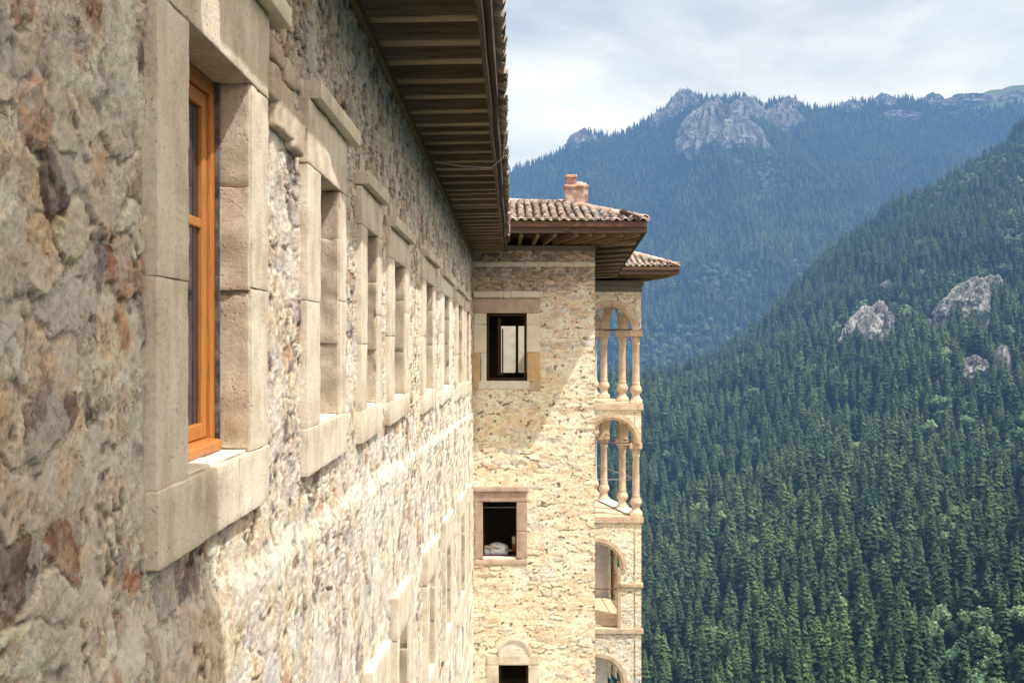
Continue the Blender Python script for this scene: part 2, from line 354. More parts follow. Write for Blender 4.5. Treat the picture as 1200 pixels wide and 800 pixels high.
def masonry(S, Z, st, seed=0):
    """height (m) and colour of a rubble wall at S (along), Z (up), metres"""
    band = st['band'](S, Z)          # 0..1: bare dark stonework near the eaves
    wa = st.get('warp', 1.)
    wx = wa*(.10*fbm2(S*3.1, Z*3.1, 3, seed+1)+.030*fbm2(S*17, Z*17, 3, seed+31)); wz = wa*(.08*fbm2(S*3.1+9, Z*3.1, 3, seed+2)+.026*fbm2(S*17+5, Z*17, 3, seed+32))
    sx, sz = st['size']
    s1, z1 = S+wx, Z+wz
    f1, f2, cx, cy, dx, dy = voronoi(s1/sx, z1/sz, seed+3)
    g1, g2, ex, ey, gx, gy = voronoi(s1/(sx*.5), z1/(sz*.55), seed+4)
    big = vn2(S*1.3, Z*1.3, seed+8) > st.get('bigcut', 0.0)
    e = np.where(big, f2-f1, (g2-g1)*.8); ix = np.where(big, cx, ex+977); iy = np.where(big, cy, ey+311)
    lx = np.where(big, dx, gx*.7); ly = np.where(big, dy, gy*.7)
    o = np.zeros_like(ix)
    r1 = _h(ix, iy, o, seed+5); r2 = _h(ix, iy, o, seed+6); r3 = _h(ix, iy, o, seed+7); r4 = _h(ix, iy, o, seed+9)
    R = st['relief']; FA = st.get('fine', 1.)
    fine = fbm2(S*15, Z*15, 6, seed+11, .8); rid = 1-np.abs(fbm2(S*7, Z*7, 4, seed+12, .55))*2
    stone = R*(sstep(.01, .10, e)*(.35+.8*r1)+(r2-.5)*lx*1.0+(r3-.5)*ly*1.0+.75*FA*fine)
    mn = fbm2(S*1.7, Z*2.6, 4, seed+13); mn2 = fbm2(S*6, Z*6, 3, seed+14)
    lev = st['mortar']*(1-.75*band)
    mort = R*(lev+st.get('patch', .55)*mn+.30*mn2+.30*rid*.5+.62*FA*fine)
    k = sstep(-.05*R, .09*R, stone-mort)
    h = np.maximum(stone, mort)
    h = h - R*.55*sstep(.40, .66, fbm2(S*8.5, Z*11, 3, seed+15))*(1-.5*band)
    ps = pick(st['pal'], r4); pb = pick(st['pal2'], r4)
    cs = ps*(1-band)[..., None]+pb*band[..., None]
    cs = cs*(.80+.55*_h(ix, iy, o, seed+16))[..., None]*(1+.28*fbm2(S*11, Z*11, 3, seed+17))[..., None]
    rust = sstep(.1, .5, fbm2(S*4.2, Z*5, 3, seed+21))[..., None]
    cs = cs*(1-.35*rust)+np.array((.50, .33, .19))*.35*rust
    t = sstep(-.16, .2, fbm2(S*1.1, Z*1.8, 4, seed+18)+.8*fbm2(S*6, Z*7, 4, seed+33))[..., None]
    cm = np.array(st['m0'])*(1-t)+np.array(st['m1'])*t
    sm = (st.get('smear', .4)*(.4+1.2*_h(ix, iy, o, seed+34))*(1-.6*band))[..., None]; sm = np.clip(sm+.35*fbm2(S*9, Z*9, 3, seed+35)[..., None], 0, 1)
    cs = cs*(1-sm)+cm*sm
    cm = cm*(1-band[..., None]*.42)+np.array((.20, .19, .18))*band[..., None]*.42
    cm = cm*(1+.16*fbm2(S*20, Z*20, 3, seed+19))[..., None]
    col = cs*k[..., None]+cm*(1-k)[..., None]
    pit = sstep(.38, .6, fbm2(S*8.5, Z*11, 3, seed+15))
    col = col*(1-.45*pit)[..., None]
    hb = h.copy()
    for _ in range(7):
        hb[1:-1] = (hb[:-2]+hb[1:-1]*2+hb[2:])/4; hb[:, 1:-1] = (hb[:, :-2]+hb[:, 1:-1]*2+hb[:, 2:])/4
    cav = np.clip(1.04+(h-hb)/R*st.get('ao_gain', 1.3), .42, 1.15)
    col = col*(cav**1.2)[..., None]  # occlusion-like shade of the crevices painted into the vertex colour
    if 'post' in st: col = st['post'](S, Z, col)
    return h, np.clip(col, .01, .92)
def sheet(name, S, Z, mapf, st, mat, parent, seed=0, holes=(), round_hole=None, flip=False):
    SS, ZZ = np.meshgrid(S, Z, indexing='ij')
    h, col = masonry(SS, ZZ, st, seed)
    P = mapf(SS, ZZ, h); m, k = SS.shape
    I = np.arange(m*k).reshape(m, k)
    Q = np.stack([I[:-1, :-1], I[1:, :-1], I[1:, 1:], I[:-1, 1:]], -1)
    sc_ = (SS[:-1, :-1]+SS[1:, 1:])/2; zc = (ZZ[:-1, :-1]+ZZ[1:, 1:])/2
    keep = np.ones(sc_.shape, bool)
    for hf in holes: keep &= ~hf(sc_, zc)
    Q = Q[keep]
    if flip: Q = Q[:, ::-1]
    used = np.zeros(m*k, bool); used[Q.ravel()] = True; rem = np.cumsum(used)-1
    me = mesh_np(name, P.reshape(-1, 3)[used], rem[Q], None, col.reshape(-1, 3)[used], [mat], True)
    return link(name, me, parent)
def rect(s0, s1, z0, z1, shear=0, ref=0):
    return lambda S, Z: (S > s0) & (S < s1) & (Z-shear*(S-ref) > z0) & (Z-shear*(S-ref) < z1)

# ================================================================== LONG WING
wing = empty('monastery_wing', (-D, 4, -14))
tag(wing, 'long rubble stone wing with a row of tall stone-framed windows under deep timber eaves', 'building')
wing_inv = Matrix.Translation(-wing.location)
def W(o):           # keep world coordinates under the wing's empty
    o.matrix_parent_inverse = Matrix.Translation(-Vector(o.parent.location)) if o.parent and o.parent.type == 'EMPTY' else Matrix.Identity(4)
    return o
def Yp(px, x): return x*F/(600.0-px)      # where a plane x = -x (units D) is met, units of D
UP = [  # front-left, opening-left, opening-right, front-right (bearing), z top of opening, z sill, z bottom, hood bottom, hood start/end bearings
    (185, 222, 296, 314, .945, -.405, -.62, 1.275, 235, 341, 'tuff'),
    (361, 376, 399, 406, .835, -.41, -.634, 1.155, 377, 422, 'tuff'),
    (424, 431, 443, 448, .745, -.445, -.652, 1.00, 433, 456, 'tuff'),
    (457, 463, 475, 480, .66, -.475, -.66, .905, 465, 487, 'tuff'),
    (496, 500, 508, 510.5, .67, -.58, -.785, .93, 503, 517, 'tuff'),
    (518, 521, 527, 530.5, .665, -.67, -.865, .90, 523, 535, 'mortar'),
    (535, 537.6, 542, 544, .66, -.80, -1.03, .90, 538.5, 547, 'tuff'),
    (545, 547, 550, 551.6, .64, -.90, -1.14, .88, 547.6, 552, 'tuff')]
LOW = [
    (437, 442, 451, 458, -2.72, -3.75, -4.05, -2.15, 'tuff'),
    (466, 468.6, 479, 484, -2.37, -3.6, -3.9, -2.03, 'tuff'),
    (501, 503.8, 510.5, 514, -2.62, -3.72, -4.02, -2.25, 'tuff'),
    (522.5, 524.2, 529, 532, -2.88, -4.1, -4.38, -2.46, 'tuff'),
    (539, 540.6, 545, 547.5, -3.12, -4.65, -4.95, -2.77, 'tuff'),
    (549, 549.8, 551.6, 552.6, -3.4, -5.0, -5.3, -3.05, 'tuff')]
FX, FX2 = .955, .905
holes = []
for (a, b, c, e, zt, zs, zb, hd, h0, h1, mk) in UP:
    ya, ye = Yp(a, FX), Yp(e, FX); yb, yc = Yp(b, FX), Yp(c, FX)
    holes.append(rect((ya+yb)/2*D, (yc+ye)/2*D, (zs-.08)*D, (zt+.1)*D))
for (a, b, c, e, zt, zs, zb, ztf, mk) in LOW:
    ya, ye = Yp(a, FX2), Yp(e, FX2); yb, yc = Yp(b, FX2), Yp(c, FX2)
    holes.append(rect((ya+yb)/2*D, (yc+ye)/2*D, (zs-.08)*D, (zt+.1)*D, -.07, ya*D))
def ledge(Y): return -.695*D-.039*Y
def wing_map(S, Z, h):
    X = -D+h-.008
    low = sstep(.09, -.07, Z-ledge(S)+.05*fbm2(S*1.7, Z*1.7, 2, 5)+.02*fbm2(S*9, Z*9, 2, 6))
    X = X+.032*D*low
    return np.stack([X, S, Z], -1)
STW = dict(post=lambda S, Z, c: c+(np.array((.92, .86, .76))-c)*(.7*np.exp(-((Z-ledge(S)-.01)/.045)**2)*(.6+.4*vn2(S*6, Z*6, 8)))[..., None], size=(.22, .15), relief=.020, fine=.95, ao_gain=2.2, patch=.9, mortar=.57, pal=PAL_WALL, pal2=PAL_BAND, smear=.12, m0=(.87, .68, .50), m1=(.94, .84, .71),
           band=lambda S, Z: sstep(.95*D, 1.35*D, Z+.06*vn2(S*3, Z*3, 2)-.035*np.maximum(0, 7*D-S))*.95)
Yv = np.concatenate([np.linspace(-4*D, 1.7*D, 50)[:-1], 1/np.linspace(1/(1.7*D), 1/(28.38*D), 640)])
Zv = np.concatenate([np.linspace(-9.2*D, -1.6*D, 390)[:-1], np.linspace(-1.6*D, 1.6*D, 430)[:-1], np.linspace(1.6*D, 2.14*D, 50)])
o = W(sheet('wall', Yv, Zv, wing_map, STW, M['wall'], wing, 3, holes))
mb = MB(); mb.box(-6*D, -D-.04+.05*D, -4*D, 28.38*D, -40, -9.15*D, (.6, .52, .4)); W(mb.build('foundation_wall', M['wall'], wing))
# rough bare stones pushed out of the wall beside the second hood
mb = MB()
for (py_, pz, sy, sz_, sd) in ((318, 95, 16, 44, 1), (331, 128, 20, 60, 2), (346, 155, 14, 50, 3), (322, 62, 14, 26, 4), (338, 88, 12, 30, 5)):
    y0 = Yp(py_-sy/2, .97); y1 = Yp(py_+sy/2, .97); zc = (400-pz)/F*(y0+y1)/2; hz = sz_/F*(y0+y1)/4
    mb.rbox(-D*1.01, -D*.952, y0*D, y1*D, (zc-hz)*D, (zc+hz)*D, .02, .015, .014, sd*11)
W(mb.build('bare_stone', M['reveal'], wing, True))

def surround(a, b, c, e, x_f, depth, zt, zs, zb, ztf, mat, seed, shear=0, hood=None, rev=True):
    """stone window surround on the long wall: two jambs, lintel, sill (+ hood); y bearings in units D"""
    xf, xb, ref = -x_f*D, -(1+depth)*D, a*D
    mA = M[mat]; cell = .025 if a < 6 else .06
    kw = dict(shear=shear, y_ref=ref, seed=seed)
    root = None
    zm = zs+(zt-zs)*random.uniform(.35, .6); zm2 = zs+(zt-zs)*random.uniform(.4, .7)
    mb = MB()
    mb.rbox(xb, xf-.003, a*D, b*D, zs*D, zm*D-.0008, .004, cell, .007, **kw)
    mb.rbox(xb, xf, a*D, b*D, zm*D+.0008, zt*D, .004, cell, .007, **kw)
    root = W(mb.build('window_surround', mA, wing, True))
    mb = MB(); mb.rbox(xb, xf-.002, c*D, e*D, zs*D, zm2*D-.0008, .004, cell, .008, **kw); mb.rbox(xb, xf, c*D, e*D, zm2*D+.0008, zt*D, .004, cell, .008, **kw)
    j = mb.build('jamb', mA, root, True)
    mb = MB(); mb.rbox(xb, xf+.004, (a-.004)*D, (e+.004)*D, zt*D+.0008, ztf*D, .007, cell, .008, **kw); mb.build('lintel', mA, root, True)
    mb = MB()
    k = 3 if a < 4 else 1; ys = np.linspace(a-.004, e+.004, k+1)
    for i in range(k): mb.rbox(xb, xf+.004-.003*(i % 2), ys[i]*D+.0005, ys[i+1]*D-.0005, zb*D, zs*D-.0008, .005, cell, .008, **kw)
    mb.build('sill', mA, root, True)
    mb = MB(); mb.rbox(xb, xf-.025, b*D+.003, c*D-.003, zs*D-.002, zs*D+.010, .005, .05, .006, **kw); mb.build('sill_mortar', M['mortar'], root, True)
    if rev:   # rougher reveal stones lining the inside of the opening
        mb = MB(); zz = [zs+.01, zs+.01+(zt-zs)*random.uniform(.3, .5), zs+.01+(zt-zs)*random.uniform(.7, .85), zt]
        for i in range(3): mb.rbox(xb, xf-.012, (c-.012-.006*(i % 2))*D, c*D+.01, zz[i]*D+.001, zz[i+1]*D-.001, .005, .022 if a < 8 else .05, .018, shear=shear, y_ref=ref, seed=seed+i*7)
        mb.build('reveal', M['reveal'], root, True)
    if hood:
        h0, h1, hz, hm2 = hood; mid = (h0+h1)/2
        mb = MB(); mb.rbox(-1.01*D, -.905*D, h0*D, mid*D-.002, hz*D, (hz+.088)*D, .007, cell, .008, seed=seed+40)
        hb = mb.build('hood', M['tuff'], root, True)
        mb = MB(); mb.rbox(-1.01*D, -.9*D, mid*D+.002, h1*D, hz*D, (hz+.085)*D, .006, cell*1.5, .002, seed=seed+41)
        mb.build('hood', M[hm2], root, True)
    return root

for i, (pa, pb, pc, pe, zt, zs, zb, hd, h0, h1, mk) in enumerate(UP):
    a, b, c, e = (Yp(q, FX) for q in (pa, pb, pc, pe))
    surround(a, b, c, e, FX, .40, zt, zs, zb, hd-.01, mk, 10+i, 0, (Yp(h0, .905), Yp(h1, .905), hd, 'tuff_new' if i in (0, 1, 5) else 'tuff'), rev=True)
    # the timber window set in the opening
    x = -1.115*D if i == 0 else -1.30*D
    fr = M['orange'] if i == 0 else M['brown_frame']
    y0, y1, z0, z1 = b*D+.004, c*D-.012*D-.008, zs*D+.012, zt*D-.004
    mb = MB(); w = .055
    mb.box(x-.05, x+.03, y0, y0+w, z0, z1); mb.box(x-.05, x+.03, y1-w, y1, z0, z1)
    mb.box(x-.05, x+.03, y0+w, y1-w, z1-w, z1); mb.box(x-.05, x+.045, y0+w, y1-w, z0, z0+.05)
    fo = W(mb.build('window', fr, wing)); m = fo.modifiers.new('b', 'BEVEL'); m.width = .006; m.segments = 2
    sw = .06; mb = MB(); ya, yb2, za, zb2 = y0+w+.003, y1-w-.003, z0+.053, z1-w-.003; ym = (ya+yb2)/2
    for (p0, p1) in ((ya, ym-.002), (ym+.002, yb2)):
        mb.box(x-.03, x+.012, p0, p0+sw, za, zb2); mb.box(x-.03, x+.012, p1-sw, p1, za, zb2)
        mb.box(x-.03, x+.012, p0+sw, p1-sw, zb2-sw, zb2); mb.box(x-.03, x+.012, p0+sw, p1-sw, za, za+sw)
        zmid = za+(zb2-za)*(.62 if i == 0 else .6); mb.box(x-.03, x+.008, p0+sw, p1-sw, zmid-.02, zmid+.02)
    so = mb.build('sash', fr, fo); m = so.modifiers.new('b', 'BEVEL'); m.width = .006; m.segments = 2
    mb = MB(); mb.box(x-.012, x-.006, ya+.02, yb2-.02, za+.02, zb2-.02); mb.build('pane', M['glass'], fo)
    if i == 0:
        mb = MB(); mb.rbox(x-.03, x+.065, y0+.02, y1-.004, z0-.004, z0+.045, .02, .05, .001); mb.build('window_board', M['orange'], fo, True)
        mb = MB(); mb.box(x+.032, x+.05, y1-.01, y1+.004, z0, z1, (1, 1, 1)); mb.build('lead_strip', M['metal'], fo)
for i, (pa, pb, pc, pe, zt, zs, zb, ztf, mk) in enumerate(LOW):
    a, b, c, e = (Yp(q, FX2) for q in (pa, pb, pc, pe))
    surround(a, b, c, e, FX2, .35, zt, zs, zb, ztf, mk, 60+i, -.07, None)
    x = -1.27*D; y0, y1 = b*D+.004, c*D-.02; z0, z1 = (zs-.07*(c-a))*D, (zt)*D
    mb = MB(); w = .06
    mb.box(x-.05, x+.03, y0, y0+w, z0, z1); mb.box(x-.05, x+.03, y1-w, y1, z0, z1); mb.box(x-.05, x+.03, y0+w, y1-w, z1-w, z1); mb.box(x-.05, x+.03, y0+w, y1-w, z0, z0+w)
    fo = W(mb.build('window', M['brown_frame'], wing)); mb = MB(); mb.box(x-.012, x-.006, y0+.03, y1-.03, z0+.03, z1-.03); mb.build('pane', M['glass'], fo)
# iron pin in the wall
mb = MB(); yy = Yp(397, .9); zz = -(688-400)/F*yy
mb.beam((-1.0*D, yy*D, zz*D), (-.935*D, yy*D, zz*D+.01), .022, .022); W(mb.build('iron_pin', M['metal'], wing))

# ---- eaves of the long wing
def eave_x(Y):      # outer edge of the tiles; near overhang, out of view, narrowed to shape its shadow on the wall
    return -.085*D - .40*D*sstep(7.0*D, 3.9*D, np.asarray(Y, float))
mb = MB(); mb.box(-1.2*D, -.945*D, 3.3*D, 28.2*D, 2.06*D, 2.118*D); W(mb.build('wall_plate', M['rafter_y'], wing))
mb = MB(); ys = np.linspace(3.3*D, 28.2*D, 120)
for k in range(9):
    x0 = -1.25*D+k*.115*D
    mb.box(x0, x0+.11*D, 3.3*D, 28.2*D, 2.405*D+.01*(k % 2), 2.44*D)
W(mb.build('soffit_boards', M['soffit'], wing))
for k in range(-6, 34):
    y = (7.57+.6*k+random.uniform(-.03, .03))*D; xo = -.225*D-.40*D*float(sstep(7.0*D, 3.9*D, np.array(y)))
    mb = MB(); t = random.uniform(.8, 1.15); w = .15*D*random.uniform(.85, 1.08); dz = random.uniform(-.015, .015)
    mb.beam((-1.2*D, y, 2.40*D), (xo, y+random.uniform(-.02, .02), 2.40*D+.02), w, .275*D+dz, (t, t*.98, t*.95))
    ob = W(mb.build('rafter', M['rafter'], wing)); m = ob.modifiers.new('b', 'BEVEL'); m.width = .008; m.segments = 1
mb = MB()
for k in range(-5, 33, 2):
    y = (7.57+.6*k)*D; mb.beam((-.75*D+random.uniform(-.1, .1), y+.08*D, 2.40*D), (-.28*D, y+.52*D, 2.40*D), .05, .05, (1.3, 1.2, 1.05))
W(mb.build('brace', M['rafter'], wing))
def strip(name, off0, off1, z0, z1, mat, wob=0):
    ys = np.linspace(3.3*D, 28.2*D, 90); mb = MB()
    ex = eave_x(ys)+wob*fbm2(ys*.7, ys*0, 2, 4)
    V = np.stack([np.stack([ex+o_, ys, np.full_like(ys, z)+wob*.5*vn2(ys*2, ys*0, 9)], -1) for (o_, z) in ((off0, z0), (off1, z0), (off1, z1), (off0, z1))], 1)
    I = np.arange(len(ys)*4).reshape(-1, 4); J = np.roll(I, -1, 1)
    Q = np.stack([I[:-1], I[1:], J[1:], J[:-1]], -1).reshape(-1, 4); Q = np.concatenate([Q, [I[0][::-1]], [I[-1]]])
    mb.add(V.reshape(-1, 3), Q); return W(mb.build(name, mat, wing))
strip('fascia', -.14*D, -.105*D, 2.10*D, 2.42*D, M['fascia'], .01)
strip('eave_board', -.103*D, -.055*D, 2.22*D, 2.44*D, M['fascia'], .012)

TILE = [(.56, .42, .34), (.50, .34, .27), (.64, .51, .43), (.44, .34, .28), (.58, .47, .40), (.70, .58, .50), (.36, .26, .21), (.52, .47, .42)]
def tiles(mb, org, e, up, width, length, ok=None, tw=.2, cl=.33, seed=0, rad=.088):
    r_ = random.Random(seed); org, e, up = Vector(org), Vector(e).normalized(), Vector(up).normalized(); nrm = e.cross(up)
    if nrm.z < 0: nrm = -nrm
    nc, nl = int(width/tw)+1, int(length/cl)+1
    a = np.linspace(0, math.pi, 8)
    for i in range(nc):
        for j in range(nl):
            for inv in (0, 1):
                if inv and j > 1: continue
                cen = org+e*((i+.5*inv)*tw+r_.uniform(-.012, .012))+up*(j*cl+r_.uniform(-.025, .02))
                if ok and not ok(cen): continue
                d = (up+e*r_.uniform(-.05, .05)).normalized(); s = d.cross(nrm).normalized(); nn = nrm
                R0, R1 = rad*r_.uniform(.92, 1.08), rad*.82; L = cl*1.28; lift = .03+.018
                sg = -1 if inv else 1
                A = cen+nn*(0.0 if not inv else .06); B = cen+d*L+nn*(-.012 if not inv else .05)
                V = []
                for (c0, R) in ((A, R0), (A, R0-.02), (B, R1)):
                    for t in a: V.append(tuple(c0+s*(math.cos(t)*R)+nn*(sg*math.sin(t)*R*.85)))
                Q = []
                for k in range(7): Q += [(k, k+1, 17+k, 16+k), (k, 8+k, 9+k, k+1)]
                c = r_.choice(TILE); f = r_.uniform(.45, .88)
                mb.add(V, Q, None, (c[0]*f, c[1]*f, c[2]*f))
mb = MB(); cs, sn = math.cos(math.radians(20)), math.sin(math.radians(20))
ys = np.arange(3.3*D, 28.2*D, .2)
for k, y in enumerate(ys):
    tiles(mb, (float(eave_x(y))+.01, y, 2.475*D), (0, 1, 0), (-cs, 0, sn), .0, .65, None, .2, .33, 100+k, .09)
W(mb.build('roof_tiles', M['tile'], wing, True))
mb = MB()
mb.add([(-.19*D, 7.0*D, 2.45*D), (-.19*D, 28.2*D, 2.45*D), (-6*D, 28.2*D, 2.45*D+5.8*D*.364), (-6*D, 7*D, 2.45*D+5.8*D*.364),
        (-.58*D, 3.3*D, 2.45*D), (-6*D, 3.3*D, 2.45*D+5.5*D*.364), (-12*D, 28.2*D, 2.45*D), (-12*D, 3.3*D, 2.45*D)],
       [(0, 1, 2, 3), (4, 0, 3, 5), (5, 3, 2, 2)], None, (.5, .35, .28)) if False else mb.add(
       [(-.19*D, 7.0*D, 2.45*D), (-.19*D, 28.2*D, 2.45*D), (-6*D, 28.2*D, 4.56*D), (-6*D, 7*D, 4.56*D), (-.58*D, 3.3*D, 2.45*D), (-6*D, 3.3*D, 4.5*D), (-12*D, 28.2*D, 2.45*D), (-12*D, 3.3*D, 2.45*D)],
       [(0, 1, 2, 3), (4, 0, 3, 5), (5, 2, 6, 7)], None, (.5, .35, .28))
W(mb.build('roof', M['tile'], wing))
# loose cable under the eaves
def tube(mb, pts, r, n=5, col=(1, 1, 1)):
    pts = [Vector(p) for p in pts]; V = []; Q = []
    for i, p in enumerate(pts):
        d = (pts[min(i+1, len(pts)-1)]-pts[max(i-1, 0)]).normalized(); u = Vector((0, 0, 1)) if abs(d.z) < .9 else Vector((1, 0, 0))
        s = d.cross(u).normalized(); u = s.cross(d)
        for k in range(n):
            t = 2*math.pi*k/n; V.append(tuple(p+s*math.cos(t)*r+u*math.sin(t)*r))
        if i:
            for k in range(n): Q.append(((i-1)*n+k, (i-1)*n+(k+1) % n, i*n+(k+1) % n, i*n+k))
    mb.add(V, Q, None, col)
n = NT('pale_cable'); CABLE = n.done(n.pbr((.5, .48, .44), .6))
mb = MB(); tube(mb, [(-.9*D, 13.2*D, 2.08*D), (-.6*D, 13.3*D, 2.05*D), (-.25*D, 13.5*D, 2.06*D), (-.1*D, 13.3*D, 2.15*D), (-.06*D, 12.6*D, 2.45*D)], .008)
W(mb.build('cable', CABLE, wing))
# unseen plate on an added upper block, placed to shade the nearest stretch of wall
mb = MB(); mb.box(-7*D, -1.6*D, -5*D, 2.6*D, 2.4*D, 6.2*D, (.8, .7, .55)); W(mb.build('added_upper_block', M['wall'], wing))
mb = MB(); V = [(x_*D, y_*D, z_*D) for z_ in (5.0, 5.08) for (x_, y_) in ((.55, -.1), (2.3, -.6), (2.3, 1.90), (.55, 2.46))]
mb.add(V, [(3, 2, 1, 0), (4, 5, 6, 7), (0, 1, 5, 4), (1, 2, 6, 5), (2, 3, 7, 6), (3, 0, 4, 7)], None, (1.5, 1.5, 1.5)); W(mb.build('shade_plate', M['rafter_y'], wing))
for y_ in (.2, 1.7):
    mb = MB(); mb.beam((-1.7*D, y_*D, 5.0*D), (2.2*D, y_*D, 5.0*D), .14, .18); W(mb.build('shade_plate_beam', M['rafter'], wing))

# ================================================================== END BLOCK (tower)
YT = 28.4
tower = empty('end_block', (1*D, YT*D, -14)); tag(tower, 'square rubble stone block with brick chimney closing the end of the long wall', 'building')
def tx(px): return (px-600)/F*YT
def tz(py): return (400-py)/F*YT
T = [  # opening px x0,x1,y0,y1 ; surround x0,x1,y0,y1
    (570, 617, 367, 446, 555, 633.5, 350, 456), (566, 605, 588, 653, 556, 618, 575, 662), (584.5, 619, 779, 870, 570, 632, 766, 885)]
th = []
for (a, b, c, e, A, B, C, E) in T:
    th.append(rect(tx((a+A)/2)*D, tx((b+B)/2)*D, tz((e+E)/2)*D, tz((c+C)/2)*D))
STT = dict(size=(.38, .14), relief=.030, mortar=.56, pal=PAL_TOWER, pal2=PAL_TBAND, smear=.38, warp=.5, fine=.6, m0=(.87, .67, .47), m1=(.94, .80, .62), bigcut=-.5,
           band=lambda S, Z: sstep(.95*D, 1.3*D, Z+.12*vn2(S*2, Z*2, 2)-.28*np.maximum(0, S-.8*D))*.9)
def tmap(S, Z, h): return np.stack([S, np.full_like(S, YT*D)-h+.015, Z], -1)
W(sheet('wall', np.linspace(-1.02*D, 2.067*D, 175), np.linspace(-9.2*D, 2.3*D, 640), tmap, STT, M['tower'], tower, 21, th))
dirx = .054
def smap(S, Z, h): return np.stack([2.067*D+dirx*S+h-.02, YT*D+S, Z], -1)
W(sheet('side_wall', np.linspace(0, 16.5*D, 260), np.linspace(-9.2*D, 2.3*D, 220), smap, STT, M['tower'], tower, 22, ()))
mb = MB(); mb.box(-3*D, 2.03*D, YT*D+.03, 33*D, -40, -9.15*D, (.6, .5, .36)); mb.box(-12*D, -1.03*D, YT*D+.02, 33*D, -9.2*D, 2.6*D, (.6, .5, .36))
W(mb.build('foundation_wall', M['tower'], tower))
# rooms behind the windows: floors, partitions, back wall with a window onto an added sunlit wall
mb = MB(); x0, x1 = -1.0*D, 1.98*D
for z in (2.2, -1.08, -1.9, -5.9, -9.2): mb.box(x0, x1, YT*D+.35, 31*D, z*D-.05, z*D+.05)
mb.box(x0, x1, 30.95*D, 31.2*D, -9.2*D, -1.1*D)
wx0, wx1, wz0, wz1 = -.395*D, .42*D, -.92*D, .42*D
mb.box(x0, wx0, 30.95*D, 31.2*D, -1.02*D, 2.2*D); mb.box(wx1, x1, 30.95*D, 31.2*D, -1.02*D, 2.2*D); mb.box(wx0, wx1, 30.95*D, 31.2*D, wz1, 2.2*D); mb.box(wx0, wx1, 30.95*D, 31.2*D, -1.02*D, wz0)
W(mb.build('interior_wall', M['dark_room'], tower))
mb = MB(); mb.box(-4*D, 2.2*D, 40*D, 40.3*D, -9*D, 2.2*D); W(mb.build('sunlit_backdrop_wall', M['plaster'], tower))  # added wall that catches the sun, so the upper window looks bright inside
mb = MB(); mb.box(.10*D, .17*D, 30.9*D, 30.95*D, wz0, wz1); mb.box(wx0, wx1, 30.9*D, 30.95*D, wz0, wz0+.08); mb.box(wx0, wx0+.08, 30.9*D, 30.95*D, wz0, wz1)
W(mb.build('inner_window_frame', M['brown_frame'], tower))
def tblock(mb, a, b, c, e, proud=.03, depth=.32, seed=0, r=.012, amp=.006):     # px box on the block's front
    mb.rbox(tx(a)*D, tx(b)*D, YT*D-proud, YT*D+depth, tz(e)*D, tz(c)*D, r, .05, amp, seed)
# first window
mb = MB(); tblock(mb, 555.5, 570, 367, 380, .035, .32, 1); tblock(mb, 555, 570, 380.4, 413, .036, .32, 2)
s1 = W(mb.build('window_surround', M['tuff_new'], tower, True))
mb = MB(); tblock(mb, 617.3, 632.5, 367, 380, .035, .32, 3); tblock(mb, 617.3, 632.5, 380.4, 412.5, .036, .32, 4); mb.build('jamb', M['tuff_new'], s1, True)
mb = MB(); tblock(mb, 554, 563, 413.4, 456, .03, .32, 5); mb.build('lower_jamb', M['tuff_ochre'], s1, True); mb = MB(); tblock(mb, 618, 633, 413, 447, .032, .32, 6); mb.build('lower_jamb', M['tuff_ochre'], s1, True)
mb = MB(); tblock(mb, 554.5, 633, 350, 366.7, .032, .32, 7); mb.build('lintel', M['tuff_rose'], s1, True)
mb = MB(); tblock(mb, 555, 589.8, 341.5, 348.5, .12, .1, 8); tblock(mb, 590.1, 598, 341.5, 348.6, .118, .1, 9); tblock(mb, 598.3, 636, 341.3, 348.4, .12, .1, 10); mb.build('hood', M['tuff_new'], s1, True)
mb = MB(); tblock(mb, 560, 620, 446.3, 456, .04, .32, 11, .02, .02); tblock(mb, 563.5, 570, 413, 447, .022, .3, 12, .02, .015); mb.build('sill', M['mortar'], s1, True)
mb = MB(); tblock(mb, 620, 633, 447.5, 458, .028, .2, 13); mb.build('corner_stone', M['tuff_rose'], s1, True)
def twin(x0, x1, y0, y1, d, w):
    mb = MB(); X0, X1, Z0, Z1 = tx(x0)*D, tx(x1)*D, tz(y1)*D, tz(y0)*D; y = YT*D+d
    for b in ((X0, X0+w, Z0, Z1), (X1-w, X1, Z0, Z1), (X0+w, X1-w, Z1-w, Z1), (X0+w, X1-w, Z0, Z0+w)): mb.box(b[0], b[1], y, y+.06, b[2], b[3])
    return W(mb.build('window', M['brown_frame'], tower))
f1 = twin(570, 617.3, 367, 446, .16, .07)
mb = MB(); X = tx(583)*D; mb.box(X, X+.09, YT*D+.4, YT*D+1.1, tz(440)*D, tz(372)*D); mb.box(X+.12, X+.16, YT*D+.25, YT*D+.3, tz(440)*D, tz(385)*D); mb.build('open_sash', M['brown_frame'], f1)
# second window
mb = MB(); tblock(mb, 556, 565.6, 588, 625, .03, .32, 21); tblock(mb, 556, 565.6, 625.4, 654, .032, .32, 22); s2 = W(mb.build('window_surround', M['tuff_pink'], tower, True))
mb = MB(); tblock(mb, 605.4, 618, 588, 622, .032, .32, 23); tblock(mb, 605.4, 618, 622.4, 654, .03, .32, 24); mb.build('jamb', M['tuff_pink'], s2, True)
mb = MB(); tblock(mb, 556, 618, 576, 587.6, .034, .32, 25); mb.build('lintel', M['tuff_pink'], s2, True)
mb = MB(); tblock(mb, 555, 619.5, 569, 575.5, .09, .1, 26); mb.build('hood', M['tuff_rose'], s2, True)
mb = MB(); tblock(mb, 556, 618, 655, 661.5, .034, .32, 27); mb.build('sill', M['tuff_rose'], s2, True)
mb = MB(); tblock(mb, 565.8, 605, 653, 655, .0, .3, 28, .004, .003); mb.build('sill_mortar', M['mortar'], s2, True)
